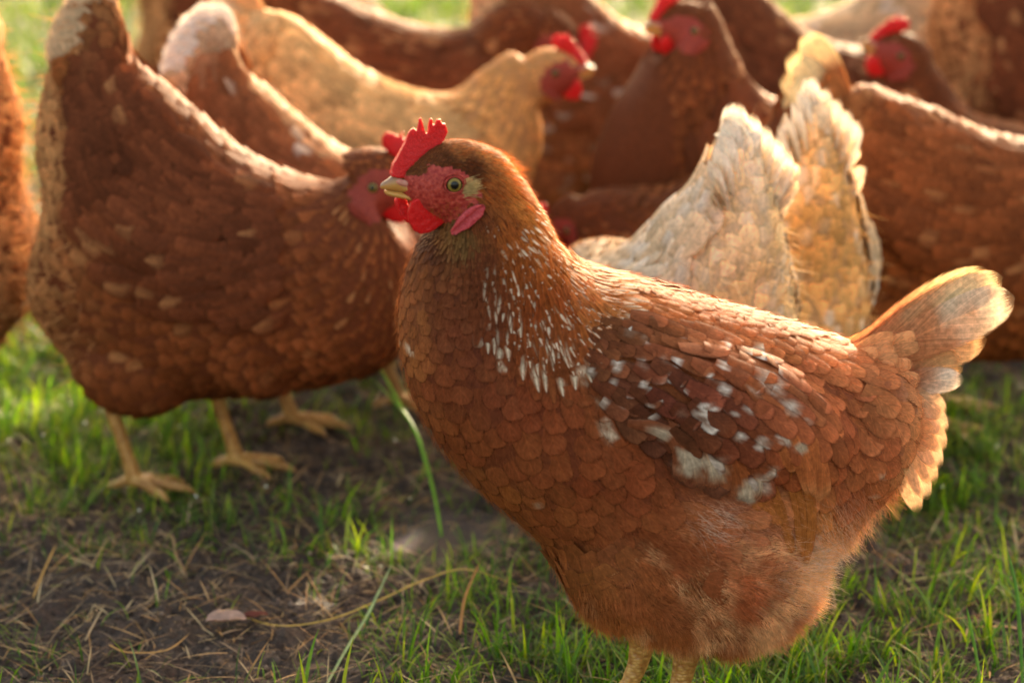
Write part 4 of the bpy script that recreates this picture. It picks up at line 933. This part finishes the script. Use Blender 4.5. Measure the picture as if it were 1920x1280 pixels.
pv = np.c_[PUD[0]+.085*rad*np.cos(a), PUD[1]+.12*rad*np.sin(a), np.full(60, -.0150)]
pu = build('puddle', [dict(v=pv, f=np.array([np.arange(60)]))], pm); pu['kind'] = 'structure'

# ------------------------------------------------------------------ grass, litter
def blade_mat(name, trans, rough=.45, val=1.0, spec=.4):
    m, t, b, out = newmat(name); at = N(t, 'ShaderNodeAttribute', attribute_name='col')
    n = noise_node(t, 120, 2); r = ramp(t, n.outputs[0], [(.3, (.75, .75, .7)), (.7, (1.2, 1.2, 1.1))]); col = mulcol(t, at.outputs['Color'], r.outputs[0])
    t.links.new(col, b.inputs['Base Color']); b.inputs['Roughness'].default_value = rough; b.inputs['Specular IOR Level'].default_value = spec
    tr = N(t, 'ShaderNodeBsdfTranslucent'); hs = N(t, 'ShaderNodeHueSaturation'); hs.inputs['Value'].default_value = 1.7; hs.inputs['Saturation'].default_value = 1.1
    t.links.new(col, hs.inputs['Color']); t.links.new(hs.outputs[0], tr.inputs[0]); mix = N(t, 'ShaderNodeMixShader'); mix.inputs[0].default_value = trans
    t.links.new(b.outputs[0], mix.inputs[1]); t.links.new(tr.outputs[0], mix.inputs[2]); t.links.new(mix.outputs[0], out.inputs[0]); return m
M_G = blade_mat('grass_blade', .45); M_S = blade_mat('dry_straw', .2, .6)
def blades(X, Y, L, Wd, lean, col, rng, nseg=5, z0=None, droop=.6, a0=.35):
    n = len(X); Z = ground_h(X, Y)-.002 if z0 is None else z0
    a = rng.uniform(0, 2*math.pi, n); dirv = np.stack([np.cos(a), np.sin(a), np.zeros(n)], -1)
    sd_ = np.stack([-np.sin(a), np.cos(a), np.zeros(n)], -1); tw = rng.normal(0, .5, n)
    sd_ = sd_*np.cos(tw)[:, None]+dirv*np.sin(tw)[:, None]
    v = np.linspace(0, 1, nseg+1)[None, :]
    h = v*np.cos(lean[:, None]*((a0+.05)+(.95-a0)*v)); o = v*np.sin(lean[:, None]*(a0+droop*v))
    pos = np.stack([X, Y, Z], -1)[:, None]+(dirv[:, None]*o[..., None]+np.array([0, 0, 1.])*h[..., None])*L[:, None, None]
    hw = Wd[:, None]*.5*np.clip(1-v**2.2, .02, 1)*(.6+.4*np.sin(v*math.pi/2*1.5).clip(0, 1))
    Vv = np.stack([pos-sd_[:, None]*hw[..., None], pos+sd_[:, None]*hw[..., None]], 2)
    F = (grid_faces(nseg+1, 2, False)[None]+(np.arange(n)*(nseg+1)*2)[:, None, None]).reshape(-1, 4)
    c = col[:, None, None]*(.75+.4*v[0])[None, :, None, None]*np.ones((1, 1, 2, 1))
    return dict(v=Vv.reshape(-1, 3), f=F, c=c.reshape(-1, 3))
rng = np.random.default_rng(99)
def density(X, Y):
    q = to_px(np.stack([X, Y, np.zeros_like(X)], -1)); P = np.stack([X, Y], -1)
    base = np.full(X.shape, .12)
    for (u, v, ru, rv, a) in ((60, 780, 330, 190, 1.0), (0, 640, 250, 160, 1.0), (250, 900, 260, 60, .5), (1500, 1280, 520, 150, 1.1), (1000, 1240, 260, 130, .75), (1750, 880, 280, 130, 1.0), (1900, 1180, 300, 220, .5),
        (700, 850, 90, 90, .6), (950, 1090, 150, 90, .6), (640, 1010, 150, 60, .55), (40, 1180, 90, 90, .28), (1650, 1080, 200, 60, .18), (330, 970, 400, 45, .4), (1100, 380, 200, 120, 1), (900,1400,1500,120,.6)):
        base = np.maximum(base, a*np.exp(-((q[:, 0]-u)/ru)**2-((q[:, 1]-v)/rv)**2))
    base = np.where(Y > 2.35, np.maximum(base, .75*np.clip((Y-2.35)/.4, 0, 1)), base)
    for (u, v, ru, rv) in ((600, 860, 170, 70), (800, 980, 130, 28), (300, 1120, 330, 70), (430, 1220, 260, 60)):
        base = base*(1-.93*np.exp(-((q[:, 0]-u)/ru)**4-((q[:, 1]-v)/rv)**4))
    cl = fbm(P, 22, 3, 31); return base*np.clip((cl-.30)*4, .1, 1.4)
def scatter(n, y0, y1, fn=density, margin=.25):
    Y = np.sqrt(rng.uniform(y0**2, y1**2, n)); hwid = Y*.225+margin; X = rng.uniform(-1, 1, n)*hwid
    if fn is None: return X, Y
    k = rng.random(n) < fn(X, Y); return X[k], Y[k]
GP = []
greens = lin(np.array([(84, 124, 28), (106, 146, 32), (66, 100, 30), (132, 152, 42), (100, 118, 52), (66, 98, 42)]))
def cols(n, pal, j=.2): return pal[rng.integers(0, len(pal), n)]*rng.uniform(1-j, 1+j, (n, 1))
X, Y = scatter(110000, 1.15, 2.6); n = len(X)
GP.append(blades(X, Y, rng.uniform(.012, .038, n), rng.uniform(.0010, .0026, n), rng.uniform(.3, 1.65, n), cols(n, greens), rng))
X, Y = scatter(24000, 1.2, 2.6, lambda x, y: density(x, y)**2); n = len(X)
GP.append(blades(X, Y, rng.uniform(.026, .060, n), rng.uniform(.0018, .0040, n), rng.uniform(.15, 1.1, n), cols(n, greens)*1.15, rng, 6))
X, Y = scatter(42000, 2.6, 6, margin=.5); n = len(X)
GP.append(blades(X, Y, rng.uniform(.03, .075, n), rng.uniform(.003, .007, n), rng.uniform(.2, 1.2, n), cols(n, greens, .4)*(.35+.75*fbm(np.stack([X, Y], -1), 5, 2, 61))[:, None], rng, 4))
go = build('grass', GP, M_G); go['kind'] = 'stuff'; go['label'] = 'short green grass growing in patches on the mud'; go['category'] = 'grass'
# dead blades, straw bits and clods of soil
straws = lin(np.array([(150, 122, 88), (120, 92, 66), (176, 150, 110), (104, 78, 58), (140, 120, 100), (170, 128, 70)]))
X, Y = scatter(44000, 1.15, 2.9, lambda x, y: .35+.5*fbm(np.stack([x, y], -1), 14, 2, 77)); n = len(X)
LP = [blades(X, Y, rng.uniform(.006, .030, n), rng.uniform(.0006, .0017, n), rng.uniform(1.15, 1.6, n), cols(n, straws, .35), rng, 4, z0=ground_h(X, Y)+.003, droop=.2, a0=.85)]
X, Y = scatter(900, 1.2, 2.2, lambda x, y: .5+0*x); n = len(X)
LP.append(blades(X, Y, rng.uniform(.035, .08, n), rng.uniform(.0008, .0018, n), rng.uniform(1.15, 1.65, n), cols(n, straws, .3), rng, 6, z0=ground_h(X, Y)+.005, droop=.15, a0=.85))
lo_ = build('straw_litter', LP, M_S); lo_['kind'] = 'stuff'; lo_['label'] = 'short bits of dry straw and dead grass on the mud'; lo_['category'] = 'straw'
X, Y = scatter(2600, 1.3, 2.1, lambda x, y: np.clip(1.0-density(x, y)*1.5, .05, 1)); n = len(X)
LP2 = blades(X, Y, rng.uniform(.012, .045, n), rng.uniform(.0009, .0022, n), rng.uniform(1.0, 1.55, n), cols(n, lin(np.array([(196, 160, 112), (170, 140, 110), (206, 182, 140), (180, 134, 84)])), .2), rng, 5, z0=ground_h(X, Y)+.005, droop=.15, a0=.85)
lo_.data.materials[0] = M_S
so2 = build('dry_stalks', [LP2], M_S); so2['kind'] = 'stuff'; so2['label'] = 'loose pale dry stalks lying over the bare mud'; so2['category'] = 'straw'
# dew on the backlit grass
X, Y = scatter(2400, 1.95, 4.4, lambda x, y: density(x, y)*.6, margin=.1); n = len(X)
ev, ef = ellipsoid((0, 0, 0), (1, 1, 1), 0, 7, 8)
dv = ev[None]*rng.uniform(.0009, .0018, (n, 1, 1))+np.stack([X, Y, ground_h(X, Y)+rng.uniform(.008, .035, n)], -1)[:, None]
dm, t, b, out = newmat('dew'); b.inputs['Base Color'].default_value = (.7, .72, .6, 1); b.inputs['Metallic'].default_value = .8; b.inputs['Roughness'].default_value = .1
mlen = len(ev); dq = (ef[0][None]+(np.arange(n)*mlen)[:, None, None]).reshape(-1, 4)
dw = build('dew_drops', [dict(v=dv.reshape(-1, 3), f=dq)], dm); dw['kind'] = 'stuff'; dw['label'] = 'tiny dew drops glinting on the grass'; dw['category'] = 'dew'
# soil crumbs
X, Y = scatter(16000, 1.15, 2.4, None); n = len(X); r_ = rng.uniform(.0008, .0030, n)**1
ov = np.array([(1, 0, 0), (-1, 0, 0), (0, 1, 0), (0, -1, 0), (0, 0, 1), (0, 0, -1)], float); of = np.array([(0, 2, 4), (2, 1, 4), (1, 3, 4), (3, 0, 4), (2, 0, 5), (1, 2, 5), (3, 1, 5), (0, 3, 5)])
cv = ov[None]*rng.uniform(.6, 1.3, (n, 6, 1))*r_[:, None, None]+np.stack([X, Y, ground_h(X, Y)+.0005], -1)[:, None]
cm, t, b, out = newmat('soil_crumb'); at = N(t, 'ShaderNodeAttribute', attribute_name='col'); t.links.new(at.outputs['Color'], b.inputs['Base Color']); b.inputs['Roughness'].default_value = .8
cc = lin(np.array([(70, 54, 42), (92, 72, 58), (52, 40, 32), (120, 100, 84)])); cc = cols(n, cc)
so = build('soil_crumbs', [dict(v=cv.reshape(-1, 3), f=(of[None]+(np.arange(n)*6)[:, None, None]).reshape(-1, 3), c=np.repeat(cc, 6, 0))], cm)
so['kind'] = 'stuff'; so['label'] = 'small dark crumbs of soil scattered over the mud'; so['category'] = 'soil'

# ------------------------------------------------------------------ single stems and straws
def stem(name, label, cat, pts, wd, col, mat=M_G, flat=.35, group=None, tipc=None):
    """pts: (u, v, Y-depth offset above ground in m or None) -> world points; first entry rests on the ground"""
    W = []
    for (u, v, z) in pts:
        r = ray(u, v); t_ = (z-CH)/r[2]; W.append(CAMP+r*t_)
    W = catmull(np.array(W), 30); s = np.linspace(0, 1, 30); rad = wd*(.75+.35*np.sin(s*math.pi))*np.where(s > .8, 1-(s-.8)*4.4, 1)
    v_, fl = tube(W-W[0], rad, 8, flat); o = build(name, [dict(v=v_, f=fl, c=lin(col))], mat); o.location = W[0].tolist()
    o['label'] = label; o['category'] = cat
    if group: o['group'] = group
    return o
stem('grass_stem', 'pale green stiff stem leaning right in front of the hen, bottom centre', 'grass stem', [(608, 1290, 0), (650, 1215, .006), (690, 1150, .012), (735, 1056, .028)], .0013, (150, 176, 128))
stem('straw', 'long curved yellow straw lying across the mud toward the hen', 'straw', [(440, 1148, .004), (520, 1172, .005), (620, 1160, .008), (720, 1120, .014), (800, 1085, .020), (880, 1067, .024), (1000, 1110, .012)], .0011, (186, 158, 76), M_S)
stem('grass_stem', 'tall bright green stem standing behind the breast of the front hen', 'grass stem', [(828, 1005, 0), (815, 930, .025), (797, 860, .050), (775, 800, .07), (742, 755, .08), (690, 702, .10)], .0017, (126, 168, 52))
stem('grass_stem', 'bright green blade forking upward left of the front hen', 'grass stem', [(790, 830, .055), (758, 770, .07), (730, 720, .085), (705, 676, .105)], .0014, (150, 190, 60))
stem('grass_stem', 'tall green stalk with a leafy top at the lower right edge', 'grass stem', [(1918, 1290, 0), (1912, 1180, .035), (1905, 1100, .06), (1888, 1028, .085)], .0014, (96, 140, 48))
stem('grass_stem', 'slim green stem to the left of the leafy stalk at lower right', 'grass stem', [(1840, 1290, 0), (1828, 1215, .02), (1812, 1135, .045)], .0011, (104, 150, 44))
stem('straw', 'short tan straw standing upright at the far left', 'straw', [(62, 1120, 0), (82, 1070, .014), (105, 1020, .03)], .0010, (196, 150, 80), M_S)
stem('straw', 'grey brown straw curving over the mud below the stooping hen', 'straw', [(292, 1000, .008), (322, 1005, .012), (330, 1040, .008), (352, 1080, .002)], .0012, (160, 128, 92), M_S)
stem('straw', 'bent tan straw lying on the mud at lower left', 'straw', [(205, 1208, .003), (240, 1222, .003), (312, 1218, .004), (356, 1186, .007)], .0010, (184, 142, 82), M_S)
stem('straw', 'pale straw leaning at the lower left of the mud', 'straw', [(160, 1200, .002), (178, 1165, .010), (197, 1132, .02)], .0009, (176, 150, 116), M_S)
stem('straw', 'upright brown straw between the long straw and the front hen', 'straw', [(862, 1188, .001), (872, 1120, .018), (900, 1052, .038)], .0012, (172, 122, 66), M_S)
stem('straw', 'pale flattened straw lying at right behind the grass', 'straw', [(1700, 1088, .006), (1760, 1078, .008), (1830, 1066, .008)], .0018, (178, 168, 110), M_S)
# dry leaf
def leaf(name, label, u, v, L, Wd, ang, col):
    w0 = ground_at(u, v); sx = np.linspace(-1, 1, 15)[:, None]; sy = np.linspace(-1, 1, 9)[None]
    x = sx*L/2*np.ones_like(sy); y = sy*Wd/2*np.sqrt(np.clip(1-sx**2, .0, 1)); z = .004+.35*np.abs(y)+.0035*(fbm(np.stack([x, y*np.ones_like(x)], -1), 160, 3, 3)-.3)
    ca, sa = math.cos(ang), math.sin(ang); V = np.stack([x*ca-y*sa, x*sa+y*ca, z], -1).reshape(-1, 3); V2 = V+np.array([0, 0, .0005])
    Fq = grid_faces(15, 9, False); o = build(name, [dict(v=V, f=Fq[:, ::-1], c=lin(col)), dict(v=V2, f=Fq, c=lin(col))], M_S); o.location = (w0[0], w0[1], ground_h(w0[0:1], w0[1:2])[0]+.002)
    o['label'] = label; o['category'] = 'leaf'
leaf('dry_leaf', 'curled pale brown dry leaf lying on the mud under the long straw', 425, 1180, .032, .022, .2, (170, 140, 128))
leaf('dry_leaf', 'small dark red dead leaf beside the pale curled leaf', 478, 1172, .022, .010, .1, (110, 48, 30))

# ------------------------------------------------------------------ build the birds
import time
t0 = time.time(); main_hen(); print('main hen', time.time()-t0)
for h in hens:
    flock_hen(*h[1], **h[2])
print('flock', time.time()-t0, 'polys', sum(len(m.polygons) for m in bpy.data.meshes))
